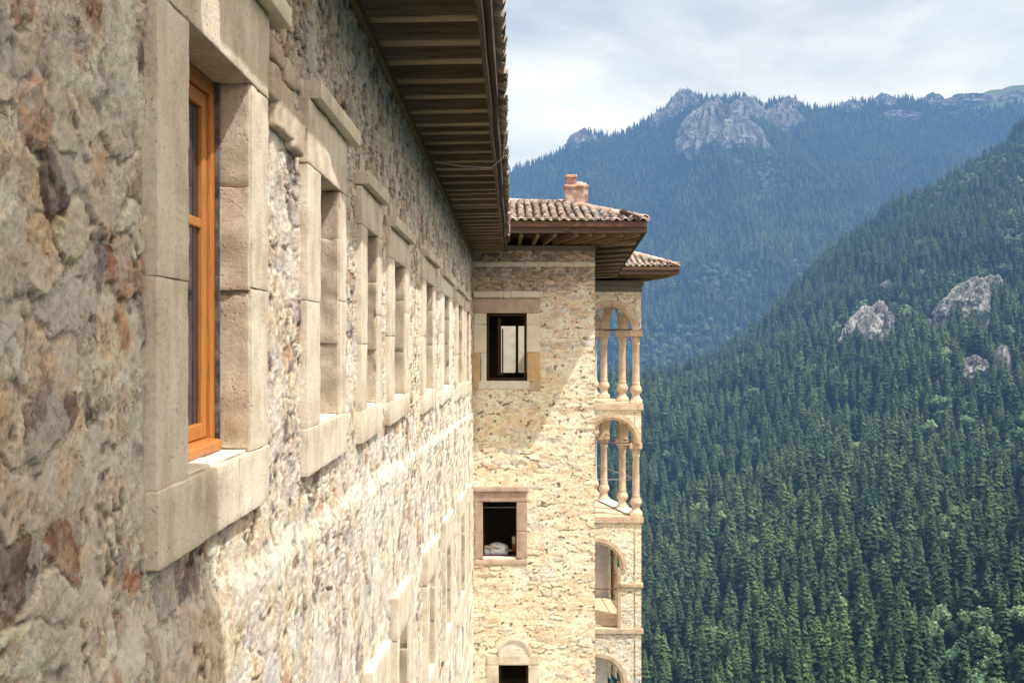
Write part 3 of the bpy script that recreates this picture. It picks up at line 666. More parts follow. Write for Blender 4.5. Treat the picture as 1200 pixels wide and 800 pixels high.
mb = MB(); mb.box(tx(566)*D, tx(605)*D, YT*D+.2, YT*D+.215, tz(596)*D, tz(595)*D); mb.build('rail', M['metal'], s2)
# third window with a blind arch over it
mb = MB(); tblock(mb, 570, 584.2, 779, 800, .03, .32, 31); tblock(mb, 570, 584.2, 800.4, 870, .032, .32, 32); s3 = W(mb.build('window_surround', M['tuff'], tower, True))
mb = MB(); tblock(mb, 619.3, 632, 779, 870, .03, .32, 33); mb.build('jamb', M['tuff'], s3, True)
mb = MB(); tblock(mb, 570, 632, 767, 778.6, .033, .32, 34); mb.build('lintel', M['tuff'], s3, True)
mb = MB(); tblock(mb, 570, 632, 871, 885, .033, .32, 35); mb.build('sill', M['tuff'], s3, True)
def arch_ring(mb, cx, cz, r0, r1, y0, y1, a0=0, a1=180, n=22, M_=None, seed=0, pointed=1.0):
    """voussoir ring in the x-z plane between y0 and y1 (metres)"""
    A = np.radians(np.linspace(a0, a1, n+1)); V = []; 
    for t in A:
        for (r, y) in ((r0, y0), (r1, y0), (r1, y1), (r0, y1)):
            v = Vector((cx+math.cos(t)*r, y, cz+math.sin(t)*r*pointed)); V.append(tuple(M_ @ v) if M_ is not None else tuple(v))
    I = np.arange((n+1)*4).reshape(-1, 4); J = np.roll(I, -1, 1)
    Q = np.stack([I[:-1], I[1:], J[1:], J[:-1]], -1).reshape(-1, 4); Q = np.concatenate([Q, [I[0][::-1]], [I[-1]]])
    mb.add(V, Q)
mb = MB(); cx, cz, R = tx(602.5)*D, tz(766.5)*D, 19.5/F*YT*D
arch_ring(mb, cx, cz, R*.86, R, YT*D-.05, YT*D+.05); mb.build('blind_arch', M['tuff'], s3)
mb = MB(); arch_ring(mb, cx, cz, .01, R*.86, YT*D-.015, YT*D+.05); mb.build('arch_infill', M['mortar'], s3)
twin(584.3, 619.2, 779, 870, .16, .06)
for nm_, a0, a1 in (('second', 566, 605),):
    twin(565.8, 605.2, 588, 653, .22, .03)
# string course of cream blocks
mb = MB(); xs = [553.4, 566, 583, 600, 615, 631, 641, 657, 672, 688, 697.5]
for i in range(len(xs)-1): tblock(mb, xs[i]+.2, xs[i+1]-.2, 306.6+(i % 2)*.4, 312.4, .03, .1, 50+i)
W(mb.build('string_course', M['tuff_new'], tower, True))
mb = MB(); mb.box(-.98*D, 1.98*D, YT*D+.25, YT*D+.4, 2.2*D, 2.9*D); W(mb.build('attic_wall', M['dark_room'], tower))
# timber
mb = MB(); mb.box(-1.0*D, 2.08*D, YT*D-.07, YT*D+.2, 2.26*D, 2.385*D); W(mb.build('wall_plate', M['grey_beam'], tower))
mb = MB(); Ms = Matrix.Translation((2.0*D, YT*D, 0)) @ Matrix.Rotation(-math.atan(dirx), 4, 'Z'); mb.box(-.05, .16, .21, 16.5*D, 2.26*D, 2.385*D, (1, 1, 1), Ms); W(mb.build('side_plate', M['rafter_y'], tower))
YE = 26.85; ZR = 2.52
ends = [(-.9, -.95), (-.53, -.56), (-.151, -.10), (.18, .22), (.522, .61), (.78, 1.02), (1.023, 1.536), (1.28, 1.86), (1.48, 2.185), (1.72, 2.6), (1.96, 3.0)]
for (a, b) in ends:
    mb = MB(); t = random.uniform(.9, 1.4); mb.beam((a*D, (YT+.1)*D, (ZR+.02)*D), (b*D, (YE+.05)*D, (ZR+.10)*D), .085*D, .14*D, (t, t*.97, t*.9)); W(mb.build('rafter', M['rafter_y'], tower))
for k in range(18):
    t = .12+k*.92; o0 = 2.02+dirx*t; t2 = t-max(0, (1.2-t))*.8
    mb = MB(); f = random.uniform(.9, 1.4); f = (.55, 1.7)[k % 2]*random.uniform(.8, 1.15); mb.beam((o0*D, (YT+t)*D, (ZR+.02)*D), ((3.14+dirx*t2)*D, (YT+t2)*D, (ZR+.09)*D), .11*D, .12*D, (f, f*.97, f*.9)); W(mb.build('rafter', M['rafter'], tower))  # alternating tones paint in the light and shade contrast between rafters
xc = 3.15
mb = MB(); mb.add([(-1.3*D, YE*D, 2.63*D), (xc*D, YE*D, 2.63*D), (xc*D+dirx*17.5*D, (YE+17.5)*D, 2.63*D), ((xc-1.1)*D+dirx*17.5*D, (YE+17.5)*D, 2.56*D), (1.75*D, 28.6*D, 2.56*D), (-1.3*D, 28.6*D, 2.56*D)], [(0, 1, 4, 5), (1, 2, 3, 4)])
W(mb.build('soffit_boards', M['soffit'], tower))
mb = MB(); mb.box(-.22*D, xc*D, (YE-.03)*D, YE*D, 2.56*D, 2.80*D); mb.box(-.22*D, (xc+.02)*D, (YE-.06)*D, (YE-.032)*D, 2.70*D, 2.83*D, (1.5, 1.3, 1.2)); W(mb.build('fascia', M['fascia_x'], tower))
mb = MB(); Ms = Matrix.Translation((xc*D, YE*D, 0)) @ Matrix.Rotation(-math.atan(dirx), 4, 'Z'); mb.box(.002, .04, -.02, 17.5*D, 2.58*D, 2.82*D, (1, 1, 1), Ms); W(mb.build('side_fascia', M['fascia'], tower))
# hipped roof
A0 = Vector((-.6*D, YE*D, 2.80*D)); C0 = Vector((xc*D, YE*D, 2.80*D)); R0 = Vector((1.35*D, 31.2*D, 3.72*D)); R00 = Vector((-.6*D, 31.2*D, 3.80*D)); C1 = Vector(((xc+dirx*17.5)*D, (YE+17.5)*D, 2.80*D)); R1 = Vector(((xc-.7+dirx*17.5)*D, (YE+17.5)*D, 3.60*D))
mb = MB(); mb.add([tuple(v) for v in (A0, C0, R0, R00, C1, R1, (-12*D, YE*D, 2.8*D), (-12*D, 31.2*D, 3.8*D), (-12*D, 33*D, 2.6*D), (1.5*D, 33*D, 2.6*D))], [(0, 1, 2, 3), (1, 4, 5, 2), (6, 0, 3, 7), (3, 2, 9, 8)], None, (.2, .13, .10))
roofT = W(mb.build('roof', M['tile'], tower))
def side_of(a, b):
    a, b = a.copy(), b.copy(); return lambda p: (b.x-a.x)*(p.y-a.y)-(b.y-a.y)*(p.x-a.x)
hip = side_of(C0, R0)
mb = MB(); up = (R00-A0).normalized()
tiles(mb, A0+Vector((0, -.10, .05)), (1, 0, 0), up, 3.8*D, 4.2*D, lambda p: hip(p) > .02 and p.x > -.55*D, .225, .34, 5, .088)
side = (C1-C0).normalized(); upS = Vector((-.85, -.04, .41)).normalized()
tiles(mb, C0+Vector((.06, 0, .05)), side, upS, 17*D, .6, lambda p: hip(p) < -.02, .225, .34, 6, .088)
for k in range(11):       # hip ridge tiles
    t = k/11; p = C0.lerp(R0, t)+Vector((0, 0, .09)); d = (R0-C0)/11*1.25; s = d.cross(Vector((0, 0, 1))).normalized(); a = np.linspace(0, math.pi, 8); V = []
    for (c0, R) in ((p, .13), (p, .11), (p+d, .10)):
        for q in a: V.append(tuple(c0+s*(math.cos(q)*R)+Vector((0, 0, 1))*math.sin(q)*R))
    Q = [];
    for i in range(7): Q += [(i, i+1, 17+i, 16+i), (i, 8+i, 9+i, i+1)]
    c = random.choice(TILE); mb.add(V, Q, None, c)
for k in range(9):
    p = R00.lerp(R0, k/9)+Vector((0, 0, .0)); d = (R0-R00)/9*1.2; s = d.cross(Vector((0, 0, 1))).normalized(); V = []
    for (c0, R) in ((p, .17), (p, .15), (p+d, .15)):
        for q in a: V.append(tuple(c0+s*(math.cos(q)*R)+Vector((0, 0, 1))*math.sin(q)*R))
    mb.add(V, Q, None, random.choice(TILE))
mb.build('roof_tiles', M['tile'], roofT, True)
# chimney
yc_ = 30.2
def cx_(px): return (px-600)/F*yc_*D
def cz_(py): return (400-py)/F*yc_*D
mb = MB()
def cb(a, b, c, e, d0=0, d1=.55, col=(1, 1, 1), sd=0):
    n0 = mb.n; mb.rbox(cx_(a), cx_(b), yc_*D+d0, yc_*D+d1, cz_(e), cz_(c), .012, .05, .01, sd); mb.c = [x*np.array(col) if k_ >= len(mb.c)-6 else x for k_, x in enumerate(mb.c)]
cb(662.5, 689, 219, 246, 0, .6, (1, 1, 1), 1); cb(661.5, 690, 216.5, 219.5, -.03, .63, (1.1, .85, .75), 2); cb(663.5, 675.5, 206.5, 217, .06, .36, (.95, .8, .8), 3)
cb(662.2, 676.5, 204.5, 207.6, .03, .39, (1.3, 1.05, .9), 4); cb(671, 683, 212, 216.8, .1, .5, (1.5, 1.9, 2.0), 5); cb(680, 687.5, 214, 216.8, .05, .5, (1.6, 2.1, 2.2), 6)
mb.build('chimney', M['chimney'], roofT, True)
# things stored behind the second window
def blob(name, c, r, mat, seed, label, cat, group=None, sq=1.0):
    import bmesh
    bm = bmesh.new(); bmesh.ops.create_icosphere(bm, subdivisions=4, radius=1)
    P = np.array([v.co[:] for v in bm.verts]); w = 1+.16*fbm3(P[:, 0]*1.8+seed, P[:, 1]*1.8, P[:, 2]*1.8, 3, seed)+.05*fbm3(P[:, 0]*7, P[:, 1]*7, P[:, 2]*7, 2, seed)
    P = np.sign(P)*np.abs(P)**.8*w[:, None]*np.array(r); P[:, 2] = np.maximum(P[:, 2], -r[2]*.7)
    for v, q in zip(bm.verts, P): v.co = q
    me = bpy.data.meshes.new(name); bm.to_mesh(me); bm.free()
    for p in me.polygons: p.use_smooth = True
    me.materials.append(mat); o = link(name, me); o.location = c; tag(o, label, cat, group); return o
zf = tz(653)*D
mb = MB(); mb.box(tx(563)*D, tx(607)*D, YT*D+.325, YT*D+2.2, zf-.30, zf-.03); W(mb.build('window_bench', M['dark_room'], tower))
blob('sack', (tx(583)*D, YT*D+.58, zf+.11), (.30, .22, .20), M['sack'], 3, 'plump white sack in the middle of the lower window opening', 'sack')
blob('sack', (tx(569)*D, YT*D+.60, zf+.07), (.14, .2, .16), M['sack'], 5, 'small white sack half hidden by the left jamb of the lower window', 'sack')
mb = MB(); mb.rbox(0, .22, 0, .3, 0, .42, .01, .06, .004); o = mb.build('cardboard_box', M['card'], None, True); o.location = (tx(600)*D, YT*D+.75, zf+.02); tag(o, 'red and cream cardboard box behind the white sacks in the lower window', 'box')
mb = MB(); mb.beam((0, 0, 0), (.75, .12, -.14), .07, .04); o = mb.build('timber_offcut', M['offcut']); o.location = (tx(568)*D, YT*D+.34, zf+.27); tag(o, 'brown timber strip lying slantwise across the white sacks in the lower window', 'timber')

# ================================================================== GALLERY (loggia) beyond the block
YL = 46.0
log = empty('gallery_tower', (4.3*D, YL*D, -16)); tag(log, 'narrow stone gallery tower with stacked arches on pink columns overlooking the forest', 'building')
def lx(px): return (px-600)/F*YL
def lz(py): return (400-py)/F*YL
XR = lx(751.5)
Cr = Vector((XR*D, YL*D, 0)); dS = Vector((-1.01, 4.6, 0)).normalized()       # right side wall direction
STL = dict(size=(.34, .15), relief=.028, mortar=.5, pal=PAL_TOWER, pal2=PAL_TOWER, smear=.5, warp=.7, fine=.6, m0=(.86, .68, .50), m1=(.91, .80, .65), bigcut=-.5, band=lambda S, Z: 0*S)
def lmap(S, Z, h): return np.stack([S, np.full_like(S, YL*D)-h+.01, Z], -1)
def circ(cx, cz, r): return lambda S, Z: ((S-cx)**2+(Z-cz)**2 < r*r) & (Z >= cz-.001)
lh = []
a1 = (lx(714)*D, lz(386)*D, .93*D); a2 = (lx(717)*D, lz(518.5)*D, .93*D); a3 = (lx(699)*D, lz(665)*D, .97*D); a4 = (lx(700)*D, lz(800)*D, .97*D)
for a in (a1, a2, a3, a4): lh.append(circ(a[0], a[1], a[2]+.03))
lh += [lambda S, Z: (Z < lz(386)*D) & (Z > lz(478)*D), lambda S, Z: (Z < lz(518)*D) & (Z > lz(609)*D),
       rect(-9, lx(727.5)*D, lz(736)*D, lz(665)*D+.01), rect(-9, lx(727.5)*D, lz(900)*D, lz(800)*D+.01)]
for (za, zb) in ((-14.6*D, lz(608)*D), (lz(608)*D, lz(476)*D), (lz(476)*D, 2.0*D)):
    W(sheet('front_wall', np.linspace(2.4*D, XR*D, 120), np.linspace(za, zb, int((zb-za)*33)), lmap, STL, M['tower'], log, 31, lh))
# the side wall: arches between columns
def lside(S, Z, h): 
    n_ = Vector((dS.y, -dS.x, 0)); return np.stack([Cr.x+dS.x*S+n_.x*h, Cr.y+dS.y*S+n_.y*h, Z], -1)
SB = [.16*D, 1.98*D, 3.8*D+.9, 5.4*D+.9]     # column stations along the side wall
sh = []
bays = [(SB[0], SB[1]), (SB[1], SB[2]), (SB[2], SB[3])]
for (s0, s1) in bays:
    m_, r_ = (s0+s1)/2, (s1-s0)/2-.13
    sh += [circ(m_, lz(388)*D, r_), circ(m_, lz(520)*D, r_)]
sh += [lambda S, Z: (Z < lz(387)*D) & (Z > lz(478)*D), lambda S, Z: (Z < lz(519)*D) & (Z > lz(609)*D),
       rect(1.2*D, 3.3*D, lz(722)*D, lz(640)*D), rect(1.2*D, 3.3*D, lz(900)*D, lz(780)*D)]
LS = SB[3]+.2
for nm_, off in (('side_wall', 0.0), ('side_wall_inner_face', -.30)):
    f = (lambda off: (lambda S, Z, h: lside(S, Z, h+off)))(off)
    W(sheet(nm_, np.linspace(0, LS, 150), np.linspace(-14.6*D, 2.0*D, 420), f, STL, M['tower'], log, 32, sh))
# front wall inner face + arch soffits
for a in (a1, a2, a3, a4):
    mb = MB(); arch_ring(mb, a[0], a[1], a[2]-.005, a[2]+.22, YL*D-.05, YL*D+.34, -2, 182, 24); ao_ = W(mb.build('front_arch', M['arch'], log))
    mb = MB(); arch_ring(mb, a[0], a[1], a[2]+.10, a[2]+.28, YL*D-.085, YL*D-.04, -2, 182, 24); mb.build('moulding', M['column'], ao_)
def Mside(s): 
    ang = math.atan2(dS.y, dS.x); return Matrix.Translation(Cr+dS*s) @ Matrix.Rotation(ang, 4, 'Z')
for (s0, s1) in bays:
    m_, r_ = (s0+s1)/2, (s1-s0)/2-.13
    for zc in (lz(388)*D, lz(520)*D):
        mb = MB(); arch_ring(mb, 0, zc, r_-.01, r_+.13, -.05, .34, 0, 180, 18, Mside(m_)); W(mb.build('side_arch', M['arch'], log))
# slabs, sills, cornices
def lslab(mb, z0, z1, over, back=0):
    P = [Vector((2.4*D, YL*D-over, 0)), Vector((XR*D+over, YL*D-over, 0)), Cr+dS*LS+Vector((over, 0, 0)), Vector((2.4*D, (YL)*D+LS, 0))]
    V = [(p.x, p.y, z) for z in (z0, z1) for p in P]
    mb.add(V, [(3, 2, 1, 0), (4, 5, 6, 7), (0, 1, 5, 4), (1, 2, 6, 5), (2, 3, 7, 6), (3, 0, 4, 7)])
mb = MB(); lslab(mb, lz(480)*D, lz(473)*D, .09); lslab(mb, lz(612)*D, lz(605)*D, .09); lslab(mb, lz(741.5)*D, lz(736)*D, .09); o = W(mb.build('floor_slab', M['column'], log))
mb = MB(); P0 = lx(726.5)*D; mb.rbox(P0, XR*D+.08, YL*D-.09, YL*D+.2, lz(688)*D, lz(683)*D, .02, .08, .01, 3); mb.rbox(XR*D-.1, XR*D+.08, YL*D-.05, YL*D+1.2, lz(688)*D, lz(683.3)*D, .02, .08, .01, 4); W(mb.build('cornice', M['arch'], log, True))
mb = MB(); mb.rbox(lx(723.5)*D, lx(728)*D, YL*D-.03, YL*D+.34, lz(735.5)*D, lz(665)*D, .015, .08, .008, 5); mb.rbox(lx(723.5)*D, lx(728)*D, YL*D-.03, YL*D+.34, lz(900)*D, lz(800)*D, .015, .08, .008, 6); W(mb.build('jambs', M['arch'], log, True))
# columns
def col_prof(z0, z1, r, top):
    H = z1-z0; P = [(r*1.75, 0), (r*1.75, .055), (r*1.35, .06), (r*1.2, .085), (r*.95, .105), (r*1.1, .13), (r*1.55, .165), (r*1.6, .195), (r*1.3, .235), (r*1.0, .262), (r*1.18, .275), (r*1.02, .285), (r*1.0, .30), (r*.93, .80), (r*1.12, .815), (r*1.0, .83)]
    P += [(r*1.05, .85), (r*1.35, .91), (r*1.6, .96), (r*1.75, 1.0)]
    return [(a, z0+H*b) for a, b in P]
for lvl, (pz0, pz1) in enumerate(((473, 387), (605, 519))):
    z0, z1 = lz(pz0)*D, lz(pz1)*D
    for k, s in enumerate(SB):
        c = Cr+dS*s+Vector((-.17, .12 if k == 0 else 0, 0)); mb = MB(); mb.lathe(col_prof(z0, z1, .165, 1), c.x, c.y, 16)
        cap = W(mb.build('column', M['column'], log, True))
        mb = MB(); mb.rbox(c.x-.30, c.x+.26, c.y-.28, c.y+.28, z1-.28, z1, .03, .06, .015, k+lvl*9); mb.build('capital', M['arch'], cap, True)
        mb = MB(); mb.rbox(c.x-.28, c.x+.26, c.y-.27, c.y+.27, z0, z0+.11, .02, .08, .008, k+lvl*5); mb.build('base', M['column'], cap, True)
# inner sill slabs along the side, tie rods, rear walls
n = NT('iron_tie'); IRON = n.done(n.pbr((.16, .10, .08), .7))
for pz, a in ((386, a1), (519, a2), (690, a3)):
    mb = MB(); z = lz(pz)*D; tube(mb, [(2.4*D, YL*D+.12, z), (lx(742 if pz < 600 else 726)*D, YL*D+.12, z)], .028); tube(mb, [tuple(Cr+dS*.2+Vector((-.15, 0, z))), tuple(Cr+dS*5.2*D+Vector((-.15, 0, z)))], .028)
    W(mb.build('tie_rod', IRON, log))
mb = MB(); tube(mb, [(lx(700)*D, YL*D+1.2, lz(547)*D), (lx(742)*D, YL*D+.3, lz(561)*D)], .02); tube(mb, [(2.4*D, YL*D+.5, lz(563)*D), (lx(741)*D, YL*D+.4, lz(563)*D)], .014); W(mb.build('slack_wire', CABLE, log))
mb = MB(); mb.box(2.2*D, lx(716)*D*1.06, (YL+3.6)*D, (YL+3.9)*D, lz(736)*D, lz(612)*D); mb.box(2.2*D, lx(714)*D*1.06, (YL+3.6)*D, (YL+3.9)*D, lz(900)*D, lz(742)*D)
W(mb.build('interior_wall', M['plaster'], log))
mb = MB(); mb.box(2.4*D, XR*D-.1, YL*D+.05, YL*D+.33, -40, lz(899)*D); mb.box(2.4*D, XR*D-.5, YL*D+.05, YL*D+5*D, -40, lz(905)*D)
W(mb.build('foundation_wall', M['tower'], log))
mb = MB(); P = Cr+dS*2.2*D; mb.add([(lx(700)*D, YL*D+.36, lz(735)*D), (XR*D-.35, YL*D+.36, lz(735)*D), tuple(Cr+dS*3.4*D+Vector((-.32, 0, lz(722)*D))), tuple(Cr+dS*3.4*D+Vector((-2.2, 0, lz(722)*D)))], [(0, 1, 2, 3)])
W(mb.build('sloping_sill', M['arch'], log))
mb = MB()
for k in range(2):
    s0, s1 = SB[k]+.2, SB[k+1]-.2; p, q = Cr+dS*s0, Cr+dS*s1; z = lz(604)*D
    mb.add([(p.x-.5, p.y, z+.03), (p.x+.02, p.y, z+.12), (q.x+.02, q.y, z+.12), (q.x-.5, q.y, z+.03)], [(0, 1, 2, 3)])
W(mb.build('side_sill', M['mortar'], log))
# top beam, eaves and roof
mb = MB(); lslab(mb, 2.0*D, lz(335.3)*D, .04); lslab(mb, lz(335)*D, lz(329)*D, .10); W(mb.build('wall_plate', M['grey_beam'], log))
ex, ey, ez = 6.55*D, 44.8*D, 2.66*D
mb = MB(); mb.add([(2.4*D, ey, ez+.05), (ex, ey, ez+.05), (ex-1.2*D, ey+7*D, ez+.05), (2.4*D, ey+7*D, ez+.05)], [(0, 1, 2, 3)]); W(mb.build('soffit_boards', M['soffit'], log))
for k in range(9):
    t = k/8; mb = MB(); f = random.uniform(1, 1.5); mb.beam(((2.8+2.4*t)*D, (YL+.1)*D, ez), ((2.8+3.6*t)*D, ey+.04, ez+.04), .1, .13, (f, f*.97, f*.9)); W(mb.build('rafter', M['rafter_y'], log))
for k in range(10):
    s = .3+k*.55; p = Cr+dS*s*D; mb = MB(); f = random.uniform(1, 1.5); mb.beam((p.x-.3, p.y, ez), (p.x+1.28*D, p.y-.25, ez+.04), .1, .13, (f, f*.97, f*.9)); W(mb.build('rafter', M['rafter'], log))
mb = MB(); mb.box(2.4*D, ex, ey-.04, ey, ez-.02, ez+.26); mb.box(2.4*D, ex+.03, ey-.08, ey-.045, ez+.17, ez+.31, (1.6, 1.4, 1.2)); W(mb.build('fascia', M['fascia_x'], log))
mb = MB(); mb.add([(ex, ey-.04, ez-.02), (ex+.04, ey-.04, ez-.02), (ex-1.2*D+.04, ey+7*D, ez-.02), (ex-1.2*D, ey+7*D, ez-.02), (ex, ey-.04, ez+.26), (ex+.04, ey-.04, ez+.26), (ex-1.2*D+.04, ey+7*D, ez+.26), (ex-1.2*D, ey+7*D, ez+.26)], [(3, 2, 1, 0), (4, 5, 6, 7), (0, 1, 5, 4), (1, 2, 6, 5), (2, 3, 7, 6), (3, 0, 4, 7)]); W(mb.build('side_fascia', M['fascia'], log))
E0 = Vector((2.4*D, ey, ez+.28)); E1 = Vector((ex, ey, ez+.28)); E2 = Vector((ex-1.2*D, ey+7*D, ez+.28)); AP = Vector((4.3*D, ey+3.4*D, ez+.28+.95*D)); AL = Vector((2.4*D, ey+3.4*D, ez+.28+.95*D))
mb = MB(); mb.add([tuple(v) for v in (E0, E1, AP, AL, E2, (2.4*D, ey+7*D, ez+.28))], [(0, 1, 2, 3), (3, 2, 4, 5)], [(1, 4, 2)], (.42, .26, .2)); roofL = W(mb.build('roof', M['tile'], log))
hipL = side_of(E1, AP); mb = MB()
tiles(mb, E0+Vector((0, -.08, .05)), (1, 0, 0), (AL-E0).normalized(), ex-2.4*D, 3.6*D, lambda p: hipL(p) > 0, .25, .36, 8, .095)
tiles(mb, E1+Vector((.05, 0, .05)), (E2-E1).normalized(), Vector((-.93, 0, .38)), 7*D, .8, lambda p: hipL(p) < 0, .25, .36, 9, .095)
for k in range(9):
    t = k/9; p = E1.lerp(AP, t)+Vector((0, 0, .09)); d = (AP-E1)/9*1.25; s = d.cross(Vector((0, 0, 1))).normalized(); V = []
    for (c0, R) in ((p, .13), (p, .11), (p+d, .10)):
        for q in a if False else np.linspace(0, math.pi, 8): V.append(tuple(c0+s*(math.cos(q)*R)+Vector((0, 0, 1))*math.sin(q)*R))
    Q = []
    for i in range(7): Q += [(i, i+1, 17+i, 16+i), (i, 8+i, 9+i, i+1)]
    mb.add(V, Q, None, random.choice(TILE))
mb.build('roof_tiles', M['tile'], roofL, True)

# ================================================================== LAND
CX = np.array([-3000, -600, 0, 188, 261, 360, 554, 990, 1569, 3000.]); CY = np.array([2100, 1800, 1720, 1625, 1610, 1650, 1920, 2200, 2640, 3600.])
SU = np.array([595, 640, 668, 680, 700, 715, 735, 760, 775, 790, 800, 815, 840, 868, 882, 897, 905, 930, 942, 960, 985, 1010, 1040, 1060, 1080, 1100, 1130, 1165, 1200, 1300, 1500], float)
SV = np.array([197, 182, 168, 152, 153, 157, 150, 136, 127, 112, 104, 110, 112, 110, 114, 122, 114, 114, 122, 124, 121, 115, 115, 112, 116, 118, 108, 99, 92, 70, 60], float)
def near_h(x, y):
    yc = np.interp(x, CX, CY); yq = np.minimum(y, yc)
    t = np.maximum(0, y-yc)
    z = -497+.229*yq+.41*x-.55*t-.0006*t*t*0
    soft = 60*np.exp(-((y-yc)/140.)**2)*.35
    z = z-soft
    bumps = 26*fbm2(x/260., y/260., 4, 41)+12*np.abs(fbm2(x/90., y/130., 3, 42))
    rl = fbm2((x+.55*y)/150., (y-.3*x)/600., 3, 45)*24
    return z+bumps+rl*sstep(300, 900, y)
def far_h(x, y):
    yf = 4300.; u = x/yf
    zc = (400-np.interp(u*F+600, SU, SV, left=215, right=60))/F*yf
    zc = zc-18
    yc = yf
    d = yc-y
    z = np.where(d > 0, zc-.49*d-30*sstep(0, 600, d)*(1-sstep(600, 1900, d)), zc+.35*d)
    rough = (60*fbm2((x+.25*y)/420., y/900., 4, 51)+95*(.5-np.abs(fbm2((x-.35*y)/330., y/1500., 3, 57))*2))*sstep(0, 700, d)+14*fbm2(x/60., y/60., 3, 52)*sstep(0, 200, np.abs(d))
    return z+rough
def height(x, y):
    a = near_h(x, y); b = far_h(x, y)
    r = np.sqrt(x*x+y*y)
    base = np.full_like(x, -560.)
    h = np.maximum(np.maximum(a, b), base)
    k = sstep(80, 260, r)
    return -42*(1-k)+h*k
th_ = np.concatenate([np.radians(np.linspace(-38, -8, 40)[:-1]), np.radians(np.linspace(-8, 32, 360)), np.radians(np.linspace(32, 60, 30)[1:]), np.radians(np.linspace(60, 322, 60)[1:])])
rr = np.concatenate([np.linspace(15, 300, 20)[:-1], np.geomspace(300, 5200, 420)[:-1], np.geomspace(5200, 16000, 14)])
TT, RR = np.meshgrid(th_, rr, indexing='ij'); X, Y = np.sin(TT)*RR, np.cos(TT)*RR
Zt = height(X, Y); Zt = np.where(RR > 5600, np.minimum(Zt, -100), Zt)
m_, k_ = X.shape; I = np.arange(m_*k_).reshape(m_, k_); I2 = np.concatenate([I, I[:1]], 0)
Q = np.stack([I2[:-1, :-1], I2[:-1, 1:], I2[1:, 1:], I2[1:, :-1]], -1).reshape(-1, 4)[:, ::-1]
hills = link('hills', mesh_np('hills', np.stack([X, Y, Zt], -1).reshape(-1, 3), Q, None, None, [M['ground']], True)); tag(hills, kind='structure')
hills['label'] = 'forested mountainsides across the valley'

# ---- rock outcrops and crags
def hit(px, py):
    u, v = (px-600)/F, (400-py)/F; y = np.geomspace(350, 5600, 6000); z = height(u*y, y); k = np.argmax(z > v*y)
    return (u*y[k], y[k], z[k]) if (z > v*y).any() else (u*4300, 4300., v*4300)
clear = []
def rock(name, px, py, wpx, hpx, label, cat, mat, seed, depth=.5, sink=.35, tilt=0, lean=0, noise=1., near=None):
    """craggy mass about WPX x HPX across as seen from the monastery, standing on the slope"""
    import bmesh
    x, y, z = hit(px, py+hpx*.42) if near is None else near
    s = y/F; w, h = wpx*s/2, hpx*s/2
    bm = bmesh.new(); bmesh.ops.create_icosphere(bm, subdivisions=6, radius=1)
    P = np.array([v.co[:] for v in bm.verts])
    q = np.abs(P)**.8*np.sign(P); sx_ = P[:, 0]*w/30+seed*3.1; sz_ = P[:, 2]*h/30; sy_ = P[:, 1]*w*depth/30
    lay = fbm3(P[:, 0]*2.2+seed*3.1, P[:, 1]*2.2, P[:, 2]*1.4, 4, seed)
    rid = 1-np.abs(fbm3(P[:, 0]*5+9, P[:, 1]*5+seed, P[:, 2]*1.5, 5, seed+7))*3.2
    st_ = np.floor((P[:, 2]*2.6+.6*lay+P[:, 0]*.7)*2)/2*.09
    r = .80+noise*(.46*lay+.20*rid)-st_
    P2 = q*r[:, None]; P2[:, 0] *= (1-.48*np.clip(P2[:, 2], -1, 1.6)); P2[:, 0] += lean*P2[:, 2]
    P2[:, 2] += noise*.22*np.maximum(0, P[:, 2])*fbm3(P[:, 0]*4+seed, P[:, 1]*2, P[:, 2]*0, 3, seed+3)
    P2[:, 2] = np.where(P2[:, 2] < 0, P2[:, 2]*1.35, P2[:, 2]); kk = .98 if y < 2600 else 1.12
    P2 = P2*np.array([w*kk, max(w*depth, 4), h*kk])
    a = math.radians(tilt); P2[:, 0], P2[:, 2] = P2[:, 0]*math.cos(a)-P2[:, 2]*math.sin(a), P2[:, 0]*math.sin(a)+P2[:, 2]*math.cos(a)
    for v, c in zip(bm.verts, P2): v.co = c
    me = bpy.data.meshes.new(name); bm.to_mesh(me); bm.free(); 
    cc = me.color_attributes.new('Col', 'FLOAT_COLOR', 'POINT'); g = np.clip(.72+.42*rid, .3, 1.3); c4 = np.stack([g, g, g, np.ones_like(g)], -1).astype(np.float32); cc.data.foreach_set('color', c4.ravel())
    for p in me.polygons: p.use_smooth = False
    me.materials.append(mat); o = link(name, me); o.location = (x, y, z+h*(.66 if y < 2600 else .58)); tag(o, label, cat)
    clear.append((x, y, w*.85, max(w*depth, 4)+4, 40+w*.4 if y < 2600 else 50+w*.2))
    return o
rock('rock_outcrop', 1026, 375, 54, 62, 'grey rock outcrop with scrubby ledges left of the larger cliff on the near forested slope', 'rock', M['rock'], 2, .6, tilt=-18)
rock('rock_outcrop', 1140, 343, 46, 56, 'broad grey rock cliff high on the near forested slope', 'rock', M['rock'], 5, .6, tilt=-25)
rock('rock_outcrop', 1164, 330, 26, 28, 'small pale rock block on the upper end of the broad grey cliff', 'rock', M['rock'], 8, .6)
rock('rock_outcrop', 1175, 418, 19, 48, 'slender pale rock fin standing upright among conifers', 'rock', M['rock'], 12, .9, noise=.7)
rock('rock_outcrop', 1162, 383, 14, 28, 'small pale rock knob just above the slender rock fin', 'rock', M['rock'], 13, .8)
rock('rock_outcrop', 1088, 380, 26, 20, 'low mossy rock between the two grey cliffs', 'rock', M['rock'], 17, .8)
rock('rock_outcrop', 1142, 424, 34, 24, 'brown scree covered rock left of the slender rock fin', 'rock', M['rock'], 19, .9)
rock('rock_outcrop', 1040, 333, 17, 14, 'small rock above the scrubby grey outcrop', 'rock', M['rock'], 23, .9)
